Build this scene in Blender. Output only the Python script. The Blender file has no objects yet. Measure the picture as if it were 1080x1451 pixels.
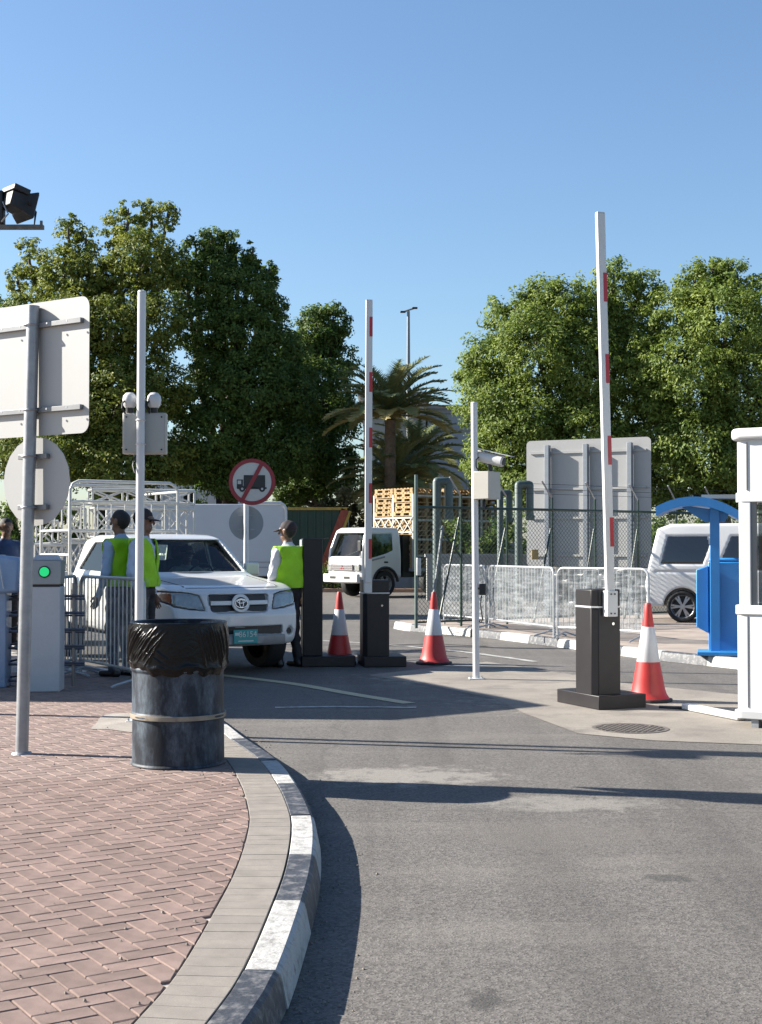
import bpy, bmesh, math, random
import numpy as np
from mathutils import Vector, Matrix
R = math.radians
random.seed(7); rng = np.random.default_rng(11)
scene = bpy.context.scene
col = scene.collection

# ------------------------------------------------------------------ camera, sky, sun, exposure
FPX = 1950.0; CAMZ = 1.5; HORIZON = 776.0
PITCH = math.atan((HORIZON - 725.5) / FPX)
cd = bpy.data.cameras.new('camera'); cam = bpy.data.objects.new('camera', cd); col.objects.link(cam)
cam.location = (0, 0, CAMZ); cam.rotation_euler = (math.pi/2 + PITCH, 0, 0)
cd.sensor_fit = 'VERTICAL'; cd.sensor_height = 24; cd.lens = 24*FPX/1451.0
cd.clip_start = 0.1; cd.clip_end = 2000
scene.camera = cam

SUN_EL = R(29.5); SUN_AZ = R(-12)                      # light travels along (cos az, sin az)
LDIR = Vector((math.cos(SUN_AZ)*math.cos(SUN_EL), math.sin(SUN_AZ)*math.cos(SUN_EL), -math.sin(SUN_EL)))
world = bpy.data.worlds.new('World'); scene.world = world; world.use_nodes = True
wn = world.node_tree.nodes; wl = world.node_tree.links
bg = wn['Background']; sky = wn.new('ShaderNodeTexSky'); sky.sky_type = 'NISHITA'; sky.sun_disc = False
sky.sun_elevation = SUN_EL
_s = -LDIR; sky.sun_rotation = math.atan2(_s.x, _s.y)
sky.altitude = 0; sky.air_density = 1.15; sky.dust_density = 0.75; sky.ozone_density = 5.0
bg.inputs['Strength'].default_value = 0.060
wl.new(sky.outputs['Color'], bg.inputs['Color'])
sd = bpy.data.lights.new('sun', 'SUN'); sun = bpy.data.objects.new('sun', sd); col.objects.link(sun)
sd.energy = 5.0; sd.angle = R(0.53); sd.color = (1.0, 0.945, 0.85)
sun.rotation_euler = LDIR.to_track_quat('-Z', 'Y').to_euler(); sun.location = (-30, 10, 25)
scene.view_settings.view_transform = 'Standard'; scene.view_settings.look = 'None'
scene.view_settings.exposure = 1.62; scene.view_settings.gamma = 1.0
scene.view_settings.use_curve_mapping = False
scene.cycles.use_denoising = True
scene.cycles.max_bounces = 8; scene.cycles.transparent_max_bounces = 16

# ------------------------------------------------------------------ helpers
def ray(px, py):
    u = (px-540)/FPX; v = (725.5-py)/FPX; c, s = math.cos(PITCH), math.sin(PITCH)
    return Vector((u, c - s*v, s + c*v))
def G(px, py, z=0.0):                                  # point on a level plane
    r = ray(px, py); t = (z-CAMZ)/r.z
    return Vector((r.x*t, r.y*t, z))
def AT(px, py, d):                                     # point at a distance down the road
    r = ray(px, py); t = d/r.y
    return Vector((r.x*t, d, CAMZ + r.z*t))

MATS = {}
ALB = .66                                              # one scale for all base colours, so that the exposure sits where the sky asks
def M(name, c, rough=.6, metal=0., var=0., vs=6., bump=0., bs=80., dirt=None, damt=.5, ds=3., rnd=0., coat=0., spec=.5, stretch=None, world_co=False, grain=0., gs=260.):
    if name in MATS: return MATS[name]
    c = tuple(q*ALB for q in c); dirt = None if dirt is None else tuple(q*ALB for q in dirt)
    m = bpy.data.materials.new(name); m.use_nodes = True; MATS[name] = m
    nt = m.node_tree; N = nt.nodes; L = nt.links; b = N['Principled BSDF']
    b.inputs['Roughness'].default_value = rough; b.inputs['Metallic'].default_value = metal
    b.inputs['Specular IOR Level'].default_value = spec
    if coat: b.inputs['Coat Weight'].default_value = coat; b.inputs['Coat Roughness'].default_value = .08
    c4 = (*c, 1); b.inputs['Base Color'].default_value = c4; m.diffuse_color = c4
    if world_co: co = N.new('ShaderNodeNewGeometry').outputs['Position']
    else: co = N.new('ShaderNodeTexCoord').outputs['Object']
    if stretch:
        mp = N.new('ShaderNodeMapping'); mp.inputs['Scale'].default_value = stretch; L.new(co, mp.inputs['Vector']); co = mp.outputs['Vector']
    cur = None
    def noise(sc, det=4, ro=.6):
        n = N.new('ShaderNodeTexNoise'); n.inputs['Scale'].default_value = sc; n.inputs['Detail'].default_value = det
        n.inputs['Roughness'].default_value = ro; L.new(co, n.inputs['Vector']); return n.outputs['Fac']
    def mix(fac, a, bb, blend='MIX'):
        x = N.new('ShaderNodeMix'); x.data_type = 'RGBA'; x.blend_type = blend
        if isinstance(fac, float): x.inputs[0].default_value = fac
        else: L.new(fac, x.inputs[0])
        for i, q in ((6, a), (7, bb)):
            if isinstance(q, tuple): x.inputs[i].default_value = q
            else: L.new(q, x.inputs[i])
        return x.outputs[2]
    def ramp(f, lo, hi):
        r = N.new('ShaderNodeMapRange'); r.inputs[1].default_value = lo; r.inputs[2].default_value = hi; L.new(f, r.inputs[0]); return r.outputs[0]
    cur = c4
    if var:
        lo = tuple(max(0, q*(1-var)) for q in c)+(1,); hi = tuple(min(1, q*(1+var)) for q in c)+(1,)
        cur = mix(ramp(noise(vs), .3, .7), lo, hi)
    if dirt is not None:
        cur = mix(ramp(noise(ds, 8, .65), 1-damt-.08, 1-damt+.12), cur, (*dirt, 1))
    if grain:
        g1 = ramp(noise(gs, 3, .75), .32, .68); mrg = N.new('ShaderNodeMapRange'); mrg.inputs[3].default_value = 1-grain; mrg.inputs[4].default_value = 1+grain; L.new(g1, mrg.inputs[0])
        hg = N.new('ShaderNodeHueSaturation'); L.new(mrg.outputs[0], hg.inputs['Value'])
        if isinstance(cur, tuple): hg.inputs['Color'].default_value = cur
        else: L.new(cur, hg.inputs['Color'])
        cur = hg.outputs['Color']
    if rnd:
        oi = N.new('ShaderNodeObjectInfo'); hs = N.new('ShaderNodeHueSaturation')
        mr = N.new('ShaderNodeMapRange'); mr.inputs[3].default_value = 1-rnd; mr.inputs[4].default_value = 1+rnd
        L.new(oi.outputs['Random'], mr.inputs[0]); L.new(mr.outputs[0], hs.inputs['Value'])
        if isinstance(cur, tuple): hs.inputs['Color'].default_value = cur
        else: L.new(cur, hs.inputs['Color'])
        cur = hs.outputs['Color']
    if not isinstance(cur, tuple): L.new(cur, b.inputs['Base Color'])
    if bump:
        bp = N.new('ShaderNodeBump'); bp.inputs['Strength'].default_value = bump; bp.inputs['Distance'].default_value = .01
        L.new(noise(bs, 5), bp.inputs['Height']); L.new(bp.outputs['Normal'], b.inputs['Normal'])
    return m

def setp(o, label=None, cat=None, group=None, kind=None):
    if label: o['label'] = label
    if cat: o['category'] = cat
    if group: o['group'] = group
    if kind: o['kind'] = kind
    return o
def thing(name, label, cat, loc=(0, 0, 0), rz=0., group=None):
    o = bpy.data.objects.new(name, None); o.empty_display_size = .2; col.objects.link(o)
    o.location = loc; o.rotation_euler = (0, 0, rz)
    return setp(o, label, cat, group)
def link(name, me, parent=None, loc=None, rot=None):
    o = bpy.data.objects.new(name, me); col.objects.link(o)
    if parent is not None: o.parent = parent
    if loc is not None: o.location = loc
    if rot is not None: o.rotation_euler = rot
    return o
def copy_tree(o, parent=None):
    c = o.copy(); col.objects.link(c); c.parent = parent
    for ch in [q for q in col.objects if q.parent == o]: copy_tree(ch, c)
    return c

class MB:
    def __init__(s): s.v = []; s.f = []; s.m = []; s.mi = 0
    def add(s, vs, fs):
        b = len(s.v); s.v += [tuple(p) for p in vs]; s.f += [tuple(b+i for i in f) for f in fs]; s.m += [s.mi]*len(fs); return s
    def mat(s, i): s.mi = i; return s
    def box(s, c, d, rz=0., M4=None):
        x, y, z = d[0]/2, d[1]/2, d[2]/2; ca, sa = math.cos(rz), math.sin(rz); vs = []
        for sx, sy, sz in ((-1,-1,-1),(1,-1,-1),(1,1,-1),(-1,1,-1),(-1,-1,1),(1,-1,1),(1,1,1),(-1,1,1)):
            p = Vector((sx*x*ca - sy*y*sa, sx*x*sa + sy*y*ca, sz*z))
            if M4 is not None: p = M4 @ Vector((sx*x, sy*y, sz*z))
            vs.append((p.x+c[0], p.y+c[1], p.z+c[2]))
        return s.add(vs, [(0,3,2,1),(4,5,6,7),(0,1,5,4),(1,2,6,5),(2,3,7,6),(3,0,4,7)])
    def bar(s, a, b, w, h=None, up=(0,0,1)):
        a = Vector(a); b = Vector(b); h = h or w; d = (b-a); l = d.length; d.normalize(); up = Vector(up)
        if abs(d.dot(up)) > .99: up = Vector((1, 0, 0))
        r = d.cross(up).normalized(); u = r.cross(d)
        M4 = Matrix((( d.x, r.x, u.x),(d.y, r.y, u.y),(d.z, r.z, u.z)))
        return s.box((a+b)/2, (l, w, h), M4=M4)
    def tube(s, path, r, n=8, caps=True, closed=False):
        P = [Vector(p) for p in path]; k = len(P); rr = r if hasattr(r, '__len__') else [r]*k; vs = []; fs = []; prev = None
        for i, p in enumerate(P):
            if closed: t = P[(i+1) % k]-P[i-1]
            else: t = P[min(i+1, k-1)]-P[max(i-1, 0)]
            t.normalize()
            if prev is None:
                a = Vector((0, 0, 1)) if abs(t.z) < .9 else Vector((1, 0, 0)); u = t.cross(a).normalized()
            else:
                u = (prev - t*prev.dot(t)).normalized()
            prev = u; w = t.cross(u)
            for j in range(n):
                a = 2*math.pi*j/n; vs.append(p + (u*math.cos(a)+w*math.sin(a))*rr[i])
        for i in range(k if closed else k-1):
            i2 = (i+1) % k
            for j in range(n): fs.append((i*n+j, i*n+(j+1) % n, i2*n+(j+1) % n, i2*n+j))
        if caps and not closed: fs += [tuple(range(n-1, -1, -1)), tuple(range((k-1)*n, k*n))]
        return s.add(vs, fs)
    def cyl(s, a, b, r0, r1=None, n=16): return s.tube([a, b], [r0, r0 if r1 is None else r1], n)
    def prism(s, poly, z0, z1):
        n = len(poly)
        return s.add([(x, y, z0) for x, y in poly]+[(x, y, z1) for x, y in poly],
              [tuple(range(n-1, -1, -1)), tuple(range(n, 2*n))]+[(i, (i+1) % n, n+(i+1) % n, n+i) for i in range(n)])
    def slab(s, poly3, th):                           # planar polygon of 3-D points thickened by vector th
        n = len(poly3); t = Vector(th)
        return s.add([Vector(p) for p in poly3]+[Vector(p)+t for p in poly3],
              [tuple(range(n-1, -1, -1)), tuple(range(n, 2*n))]+[(i, (i+1) % n, n+(i+1) % n, n+i) for i in range(n)])
    def lathe(s, prof, n=32, c=(0, 0, 0), caps=True):
        vs = []; fs = []; k = len(prof)
        for r, z in prof:
            for j in range(n):
                a = 2*math.pi*j/n; vs.append((c[0]+r*math.cos(a), c[1]+r*math.sin(a), c[2]+z))
        for i in range(k-1):
            for j in range(n): fs.append((i*n+j, i*n+(j+1) % n, (i+1)*n+(j+1) % n, (i+1)*n+j))
        if caps and prof[0][0] > 1e-6: fs.append(tuple(range(n-1, -1, -1)))
        if caps and prof[-1][0] > 1e-6: fs.append(tuple(range((k-1)*n, k*n)))
        return s.add(vs, fs)
    def disc(s, c, r, nrm, th=.003, n=40, r_in=0.):
        nrm = Vector(nrm).normalized(); c = Vector(c); a = Vector((0, 0, 1)); u = nrm.cross(a).normalized(); w = u.cross(nrm)
        ring = lambda rad, off: [c + (u*math.cos(2*math.pi*j/n)+w*math.sin(2*math.pi*j/n))*rad + nrm*off for j in range(n)]
        if r_in <= 0: return s.slab(ring(r, 0), nrm*th)
        vs = ring(r, 0)+ring(r_in, 0)+ring(r, th)+ring(r_in, th); fs = []
        for j in range(n):
            k = (j+1) % n
            fs += [(j, n+j, n+k, k), (2*n+j, 2*n+k, 3*n+k, 3*n+j), (j, k, 2*n+k, 2*n+j), (n+j, 3*n+j, 3*n+k, n+k)]
        return s.add(vs, fs)
    def mesh(s, name, mats, smooth=40, fix=True):
        me = bpy.data.meshes.new(name); me.from_pydata(s.v, [], s.f); 
        mats = mats if isinstance(mats, (list, tuple)) else [mats]
        for m in mats: me.materials.append(m)
        if len(mats) > 1: me.polygons.foreach_set('material_index', s.m)
        me.update()
        if fix:
            bm = bmesh.new(); bm.from_mesh(me); bmesh.ops.recalc_face_normals(bm, faces=bm.faces); bm.to_mesh(me); bm.free()
        if smooth:
            me.polygons.foreach_set('use_smooth', [True]*len(me.polygons)); me.set_sharp_from_angle(angle=R(smooth))
        return me
    def build(s, name, mats, parent=None, smooth=40, bevel=0., loc=None, rot=None, seg=2):
        o = link(name, s.mesh(name, mats, smooth), parent, loc, rot)
        if bevel:
            b = o.modifiers.new('bevel', 'BEVEL'); b.width = bevel; b.segments = seg; b.limit_method = 'ANGLE'; b.angle_limit = R(35)
            b.harden_normals = False
        return o

# ---- signed distance helpers and surface nets (smooth one-piece bodies)
def smin(a, b, k): h = np.clip(.5+.5*(b-a)/k, 0, 1); return b*(1-h)+a*h-k*h*(1-h)
def smax(a, b, k): return -smin(-a, -b, k)
def cap(X, Y, Z, a, b, ra, rb):
    d = [b[i]-a[i] for i in range(3)]; l2 = sum(q*q for q in d)+1e-12
    t = np.clip(((X-a[0])*d[0]+(Y-a[1])*d[1]+(Z-a[2])*d[2])/l2, 0, 1)
    return np.sqrt((X-a[0]-t*d[0])**2+(Y-a[1]-t*d[1])**2+(Z-a[2]-t*d[2])**2)-(ra+(rb-ra)*t)
def ell(X, Y, Z, c, r):
    k = np.sqrt(((X-c[0])/r[0])**2+((Y-c[1])/r[1])**2+((Z-c[2])/r[2])**2); return (k-1)*min(r)
def rbox(X, Y, Z, c, hd, r):
    qx = np.abs(X-c[0])-hd[0]+r; qy = np.abs(Y-c[1])-hd[1]+r; qz = np.abs(Z-c[2])-hd[2]+r
    return np.sqrt(np.maximum(qx, 0)**2+np.maximum(qy, 0)**2+np.maximum(qz, 0)**2)+np.minimum(np.maximum(qx, np.maximum(qy, qz)), 0)-r
def poly2(U, V, pts):
    U, V = np.broadcast_arrays(U, V); d = np.full(U.shape, 1e9); ins = np.zeros(U.shape, bool); n = len(pts)
    for i in range(n):
        ax, ay = pts[i]; bx, by = pts[i-1]; ex, ey = bx-ax, by-ay; wx, wy = U-ax, V-ay
        t = np.clip((wx*ex+wy*ey)/(ex*ex+ey*ey), 0, 1); d = np.minimum(d, (wx-ex*t)**2+(wy-ey*t)**2)
        c1 = (V >= ay) != (V >= by)
        if by != ay: ins ^= c1 & (U < (bx-ax)*(V-ay)/(by-ay)+ax)
    d = np.sqrt(d); d[ins] *= -1; return d.astype(np.float32)
def axes(lo, hi, h):
    a = [np.arange(lo[i], hi[i]+h, h, dtype=np.float32) for i in range(3)]
    return a[0][:, None, None], a[1][None, :, None], a[2][None, None, :]
def nets(f, lo, h):
    S = f < 0; n = f.shape
    c = [S[i:n[0]-1+i, j:n[1]-1+j, k:n[2]-1+k] for i in (0, 1) for j in (0, 1) for k in (0, 1)]
    cnt = sum(q.astype(np.int8) for q in c); act = (cnt > 0) & (cnt < 8)
    I = np.argwhere(act); idx = -np.ones(act.shape, np.int32); idx[act] = np.arange(len(I))
    acc = np.zeros((len(I), 3)); w = np.zeros(len(I)); off = [(i, j, k) for i in (0, 1) for j in (0, 1) for k in (0, 1)]
    val = [f[I[:, 0]+o[0], I[:, 1]+o[1], I[:, 2]+o[2]] for o in off]
    for a in range(8):
        for b in range(a+1, 8):
            if sum(abs(off[a][q]-off[b][q]) for q in range(3)) != 1: continue
            va, vb = val[a], val[b]; x = (va < 0) != (vb < 0); t = np.where(x, va/np.where(x, va-vb, 1), 0)
            for q in range(3): acc[:, q] += np.where(x, off[a][q]+t*(off[b][q]-off[a][q]), 0)
            w += x
    V = (I+acc/w[:, None])*h+np.array(lo)
    F = []
    for ax in range(3):
        s0 = [slice(1, -1)]*3; s1 = [slice(1, -1)]*3; s0[ax] = slice(0, n[ax]-1); s1[ax] = slice(1, n[ax])
        A = S[tuple(s0)]; B = S[tuple(s1)]; E = np.argwhere(A != B); sg = A[A != B]
        E = E+np.array([0 if q == ax else 1 for q in range(3)])
        o1, o2 = (ax+1) % 3, (ax+2) % 3
        def at(d1, d2):
            P = E.copy(); P[:, o1] -= d1; P[:, o2] -= d2; return idx[P[:, 0], P[:, 1], P[:, 2]]
        q = np.stack([at(1, 1), at(0, 1), at(0, 0), at(1, 0)], 1); q[~sg] = q[~sg][:, ::-1]; F.append(q)
    return V, np.concatenate(F)
def raw_mesh(name, V, F, mats, mi=None, smooth=True):
    me = bpy.data.meshes.new(name); k = F.shape[1]
    me.vertices.add(len(V)); me.vertices.foreach_set('co', np.asarray(V, np.float32).ravel())
    me.loops.add(F.size); me.loops.foreach_set('vertex_index', F.astype(np.int32).ravel())
    me.polygons.add(len(F)); me.polygons.foreach_set('loop_start', np.arange(0, F.size, k, dtype=np.int32))
    for m in (mats if isinstance(mats, (list, tuple)) else [mats]): me.materials.append(m)
    if mi is not None: me.polygons.foreach_set('material_index', np.asarray(mi, np.int32))
    me.polygons.foreach_set('use_smooth', np.full(len(F), bool(smooth)))
    me.update(calc_edges=True); me.validate(); return me
def sdf_obj(name, f, lo, h, mats, parent=None, loc=None, rot=None):
    V, F = nets(f, lo, h); return link(name, raw_mesh(name, V, F, mats), parent, loc, rot)
def text(name, body, size, mat, parent, loc, rot, depth=.001):
    cu = bpy.data.curves.new(name, 'FONT'); cu.body = body; cu.size = size; cu.extrude = depth; cu.align_x = 'CENTER'; cu.align_y = 'CENTER'
    cu.materials.append(mat); o = link(name, cu); dg = bpy.context.evaluated_depsgraph_get(); me = bpy.data.meshes.new_from_object(o.evaluated_get(dg)); bpy.data.objects.remove(o)
    if not me.materials: me.materials.append(mat)
    return link(name, me, parent, loc, rot)

# ------------------------------------------------------------------ common materials
white_paint = M('white_paint', (.80, .80, .79), .38, var=.03, vs=4, dirt=(.55, .53, .48), damt=.12, ds=5)
white_metal = M('white_metal', (.80, .81, .82), .35, var=.03)
galv = M('galvanised_steel', (.42, .43, .45), .45, .55, var=.14, vs=14, bump=.08)
sign_back = M('sign_back_aluminium', (.50, .495, .485), .55, .0, var=.03, vs=2, dirt=(.43,.42,.40), damt=.2, ds=3)
dark_grey = M('charcoal_paint', (.027, .024, .026), .45, spec=.3, var=.12, vs=8, dirt=(.06, .053, .048), damt=.2, ds=6, bump=.04)
black_rub = M('black_rubber', (.018, .018, .019), .7, var=.2, bump=.1)
dark_metal = M('dark_metal', (.025, .025, .028), .5, .2, var=.2)
cone_red = M('cone_red', (.56, .028, .026), .5, var=.12, vs=7, dirt=(.3, .09, .06), damt=.2, ds=9)
reflect_white = M('reflective_white', (.74, .74, .76), .45, var=.05, dirt=(.5,.48,.46), damt=.18, ds=12)
red_tape = M('red_tape', (.55, .02, .035), .4)
green_paint = M('green_fence_paint', (.013, .045, .033), .5, var=.15, vs=9)
green_pipe = M('green_pipe_paint', (.085, .125, .118), .5, var=.15, vs=5)
car_white = M('car_white', (.84, .84, .83), .28, coat=.6, var=.02, vs=3, dirt=(.66, .64, .60), damt=.22, ds=2.5)
tyre = M('tyre', (.016, .016, .017), .8, var=.2, vs=20, bump=.15)
alloy = M('alloy', (.55, .56, .58), .3, .8)
chrome = M('chrome', (.75, .76, .78), .15, 1.0)
blackp = M('black_plastic', (.02, .02, .022), .5, var=.15)
wood = M('pallet_wood', (.50, .33, .15), .75, var=.25, vs=9, rnd=.22, bump=.2)
skin = M('skin', (.23, .12, .075), .5, var=.08, vs=30)
hair = M('hair', (.012, .010, .009), .6, bump=.5, bs=250)
shirt_white = M('shirt_white', (.72, .73, .76), .8, var=.04, vs=12, bump=.2, bs=40)
shirt_blue = M('shirt_light_blue', (.42, .56, .76), .8, var=.06, vs=12, bump=.2, bs=40)
shirt_navy = M('shirt_navy', (.035, .07, .17), .8, var=.1, bump=.2, bs=40)
trouser = M('dark_trousers', (.016, .016, .022), .8, var=.15, bump=.2, bs=40)
shoe = M('black_shoe', (.012, .012, .012), .35)
hivis = M('hi_vis_yellow', (.40, .80, .012), .75, var=.10, vs=9, bump=.6, bs=18)
eye_m = M('eye', (.02, .015, .012), .2)

def glass_mat(name, tint, refl=.9, opac=.35):
    m = bpy.data.materials.new(name); m.use_nodes = True; nt = m.node_tree; N = nt.nodes; L = nt.links
    out = N['Material Output']; N.remove(N['Principled BSDF'])
    t = N.new('ShaderNodeBsdfTransparent'); t.inputs[0].default_value = (*tint, 1)
    g = N.new('ShaderNodeBsdfGlossy'); g.inputs['Roughness'].default_value = .02
    fr = N.new('ShaderNodeFresnel'); fr.inputs[0].default_value = 1.5
    mx = N.new('ShaderNodeMixShader'); L.new(fr.outputs[0], mx.inputs[0]); L.new(t.outputs[0], mx.inputs[1]); L.new(g.outputs[0], mx.inputs[2])
    L.new(mx.outputs[0], out.inputs['Surface']); m.diffuse_color = (*tint, .4); return m
glass = glass_mat('car_glass', (.82, .88, .85)); dim_glass = glass_mat('lorry_glass', (.42, .50, .47))
booth_glass = glass_mat('booth_glass', (.35, .40, .42))
tint_glass = M('tinted_glass', (.02, .022, .025), .05, coat=1.0)

def wrap_mat():
    m = bpy.data.materials.new('stretch_wrap'); m.use_nodes = True; nt = m.node_tree; N = nt.nodes; L = nt.links
    out = N['Material Output']; b = N['Principled BSDF']; b.inputs['Base Color'].default_value = (.48, .50, .52, 1); b.inputs['Roughness'].default_value = .22
    t = N.new('ShaderNodeBsdfTransparent'); t.inputs[0].default_value = (.96, .97, .97, 1)
    co = N.new('ShaderNodeTexCoord'); mp = N.new('ShaderNodeMapping'); mp.inputs['Scale'].default_value = (2, 2, 12); mp.inputs['Rotation'].default_value = (.25, .2, .1)
    n = N.new('ShaderNodeTexNoise'); n.inputs['Scale'].default_value = 1.3; n.inputs['Detail'].default_value = 4; n.inputs['Distortion'].default_value = .9
    L.new(co.outputs['Object'], mp.inputs[0]); L.new(mp.outputs[0], n.inputs['Vector'])
    r = N.new('ShaderNodeMapRange'); r.inputs[1].default_value = .40; r.inputs[2].default_value = .85; r.inputs[3].default_value = .08; r.inputs[4].default_value = .33
    L.new(n.outputs['Fac'], r.inputs[0]); mx = N.new('ShaderNodeMixShader'); L.new(r.outputs[0], mx.inputs[0]); L.new(t.outputs[0], mx.inputs[1]); L.new(b.outputs[0], mx.inputs[2])
    bp = N.new('ShaderNodeBump'); bp.inputs['Strength'].default_value = .5; bp.inputs['Distance'].default_value = .02; L.new(n.outputs['Fac'], bp.inputs['Height']); L.new(bp.outputs[0], b.inputs['Normal'])
    L.new(mx.outputs[0], out.inputs['Surface']); return m
wrap = wrap_mat()

def asphalt_mat():
    m = bpy.data.materials.new('asphalt'); m.use_nodes = True; nt = m.node_tree; N = nt.nodes; L = nt.links; b = N['Principled BSDF']
    pos = N.new('ShaderNodeNewGeometry').outputs['Position']
    def noise(s, d=3, r=.6, vec=pos):
        n = N.new('ShaderNodeTexNoise'); n.inputs['Scale'].default_value = s; n.inputs['Detail'].default_value = d; n.inputs['Roughness'].default_value = r; L.new(vec, n.inputs['Vector']); return n.outputs['Fac']
    def mr(f, a, bb, c=0, d=1):
        x = N.new('ShaderNodeMapRange'); x.inputs[1].default_value = a; x.inputs[2].default_value = bb; x.inputs[3].default_value = c; x.inputs[4].default_value = d; L.new(f, x.inputs[0]); return x.outputs[0]
    def mix(f, a, bb):
        x = N.new('ShaderNodeMix'); x.data_type = 'RGBA'
        if isinstance(f, float): x.inputs[0].default_value = f
        else: L.new(f, x.inputs[0])
        for i, q in ((6, a), (7, bb)):
            if isinstance(q, tuple): x.inputs[i].default_value = q
            else: L.new(q, x.inputs[i])
        return x.outputs[2]
    def math_(op, a, bb):
        x = N.new('ShaderNodeMath'); x.operation = op
        for i, q in ((0, a), (1, bb)):
            if isinstance(q, (int, float)): x.inputs[i].default_value = q
            else: L.new(q, x.inputs[i])
        x.use_clamp = True; return x.outputs[0]
    tone = mix(mr(noise(.35, 5), .3, .7), (.055, .049, .044, 1), (.096, .087, .077, 1))
    vor = N.new('ShaderNodeTexVoronoi'); vor.inputs['Scale'].default_value = 82; L.new(pos, vor.inputs['Vector'])
    stone = mix(mr(vor.outputs['Color'], 0, 1), (.030, .027, .025, 1), (.196, .178, .161, 1))
    c = mix(.66, tone, stone)
    c = mix(mr(noise(180, 2), .6, .72), c, (.02, .02, .02, 1))
    st = N.new('ShaderNodeMapping'); st.inputs['Scale'].default_value = (.35, 1.4, 1); st.inputs['Rotation'].default_value = (0, 0, .2); L.new(pos, st.inputs['Vector'])
    dust = mr(noise(1.1, 7, .7, st.outputs['Vector']), .50, .78)
    c = mix(math_('MULTIPLY', dust, .55), c, (.195, .175, .152, 1))
    tk = N.new('ShaderNodeMapping'); tk.inputs['Scale'].default_value = (1.9, .10, 1); tk.inputs['Rotation'].default_value = (0, 0, -.30); L.new(pos, tk.inputs['Vector'])
    c = mix(mr(noise(1.0, 3, .6, tk.outputs['Vector']), .46, .66, 0, .42), c, (.040, .036, .033, 1))
    def stain(cx, cy, sx, sy, colr, amt, ns=5.):          # a spill with a ragged edge of its own
        mp = N.new('ShaderNodeMapping'); mp.vector_type = 'POINT'; mp.inputs['Location'].default_value = (-cx/sx, -cy/sy, 0); mp.inputs['Scale'].default_value = (1/sx, 1/sy, 0); L.new(pos, mp.inputs['Vector'])
        ln = N.new('ShaderNodeVectorMath'); ln.operation = 'LENGTH'; L.new(mp.outputs['Vector'], ln.inputs[0])
        f = math_('ADD', mr(ln.outputs['Value'], .2, 1.1, 1, 0), mr(noise(ns, 9, .78), .3, .7, -.75, .55))
        return math_('MULTIPLY', mr(f, .32, .72), amt), colr
    for a in (( .15, 9.1, 1.0, .55, (.29, .265, .235, 1), .5), (1.1, 8.1, .9, .35, (.26, .24, .21, 1), .42), (2.6, 13.4, 2.6, 1.5, (.26, .235, .20, 1), .7), (1.1, 16.0, 1.8, 1.4, (.26, .24, .21, 1), .7), (.9, 7.2, .9, .6, (.11,.098,.085,1), .5), (.35, 4.6, .10, .16, (.03,.028,.026,1), .7), (1.3, 6.3, .14, .12, (.03,.028,.026,1), .6), (.55, 10.4, .3, .2, (.035,.032,.03,1), .5)):
        f, cc = stain(*a); c = mix(f, c, cc)
    vc = N.new('ShaderNodeTexVoronoi'); vc.feature = 'DISTANCE_TO_EDGE'; vc.inputs['Scale'].default_value = .33
    dn = N.new('ShaderNodeTexNoise'); dn.inputs['Scale'].default_value = 1.6; dn.inputs['Detail'].default_value = 6; L.new(pos, dn.inputs['Vector'])
    mv = N.new('ShaderNodeMix'); mv.data_type = 'VECTOR'; mv.inputs[0].default_value = .35; L.new(pos, mv.inputs[4]); L.new(dn.outputs['Color'], mv.inputs[5]); L.new(mv.outputs[1], vc.inputs['Vector'])
    c = mix(mr(vc.outputs['Distance'], .0, .005, .5, 0), c, (.05, .048, .045, 1))
    L.new(c, b.inputs['Base Color']); b.inputs['Roughness'].default_value = .82
    bp = N.new('ShaderNodeBump'); bp.inputs['Strength'].default_value = .55; bp.inputs['Distance'].default_value = .006
    L.new(math_('ADD', vor.outputs['Distance'], noise(140, 3)), bp.inputs['Height']); L.new(bp.outputs[0], b.inputs['Normal'])
    return m
asphalt = asphalt_mat()
concrete = M('concrete', (.31, .275, .235), .85, var=.2, vs=1.3, bump=.3, bs=90, dirt=(.19, .17, .15), damt=.42, ds=1.8, world_co=True, grain=.16, gs=70)
sandm = M('sandy_ground', (.42, .35, .27), .95, var=.2, vs=.6, bump=.3, world_co=True)
sunlit_joint_sand = M('sunlit_joint_sand', (.50, .44, .39), .95, var=.15, vs=14, world_co=True)  # joint sand, its colour lightened to suggest sun caught on the brick edges
brick_m = M('pink_paver', (.285, .203, .175), .88, spec=.3, var=.2, vs=9, rnd=.14, bump=.4, bs=220, dirt=(.36, .30, .265), damt=.30, ds=6, grain=.2)
brick_w = M('pink_paver_field', (.30, .215, .185), .85, var=.2, vs=7, bump=.3, bs=200, dirt=(.36, .30, .265), damt=.32, ds=1.1, world_co=True, grain=.16)
border_m = M('grey_paver', (.31, .275, .238), .87, var=.14, vs=9, rnd=.035, bump=.4, bs=200, dirt=(.22, .19, .165), damt=.32, ds=5, grain=.2)
kerb_white = M('kerb_white_paint', (.60, .585, .555), .65, var=.10, vs=6, dirt=(.27, .25, .23), damt=.42, ds=17, grain=.12, gs=120, bump=.4, bs=60, stretch=(1, 1, 1), world_co=True)
kerb_black = M('kerb_black_paint', (.055, .06, .072), .55, var=.3, vs=8, dirt=(.27, .26, .255), damt=.43, ds=17, grain=.2, gs=120, bump=.4, bs=60, world_co=True)
line_yellow = M('worn_line_paint', (.62, .55, .36), .7, dirt=(.2, .19, .17), damt=.34, ds=9, world_co=True)
line_white = M('worn_white_line', (.6, .59, .56), .7, dirt=(.2, .19, .17), damt=.5, ds=7, world_co=True)
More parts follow.
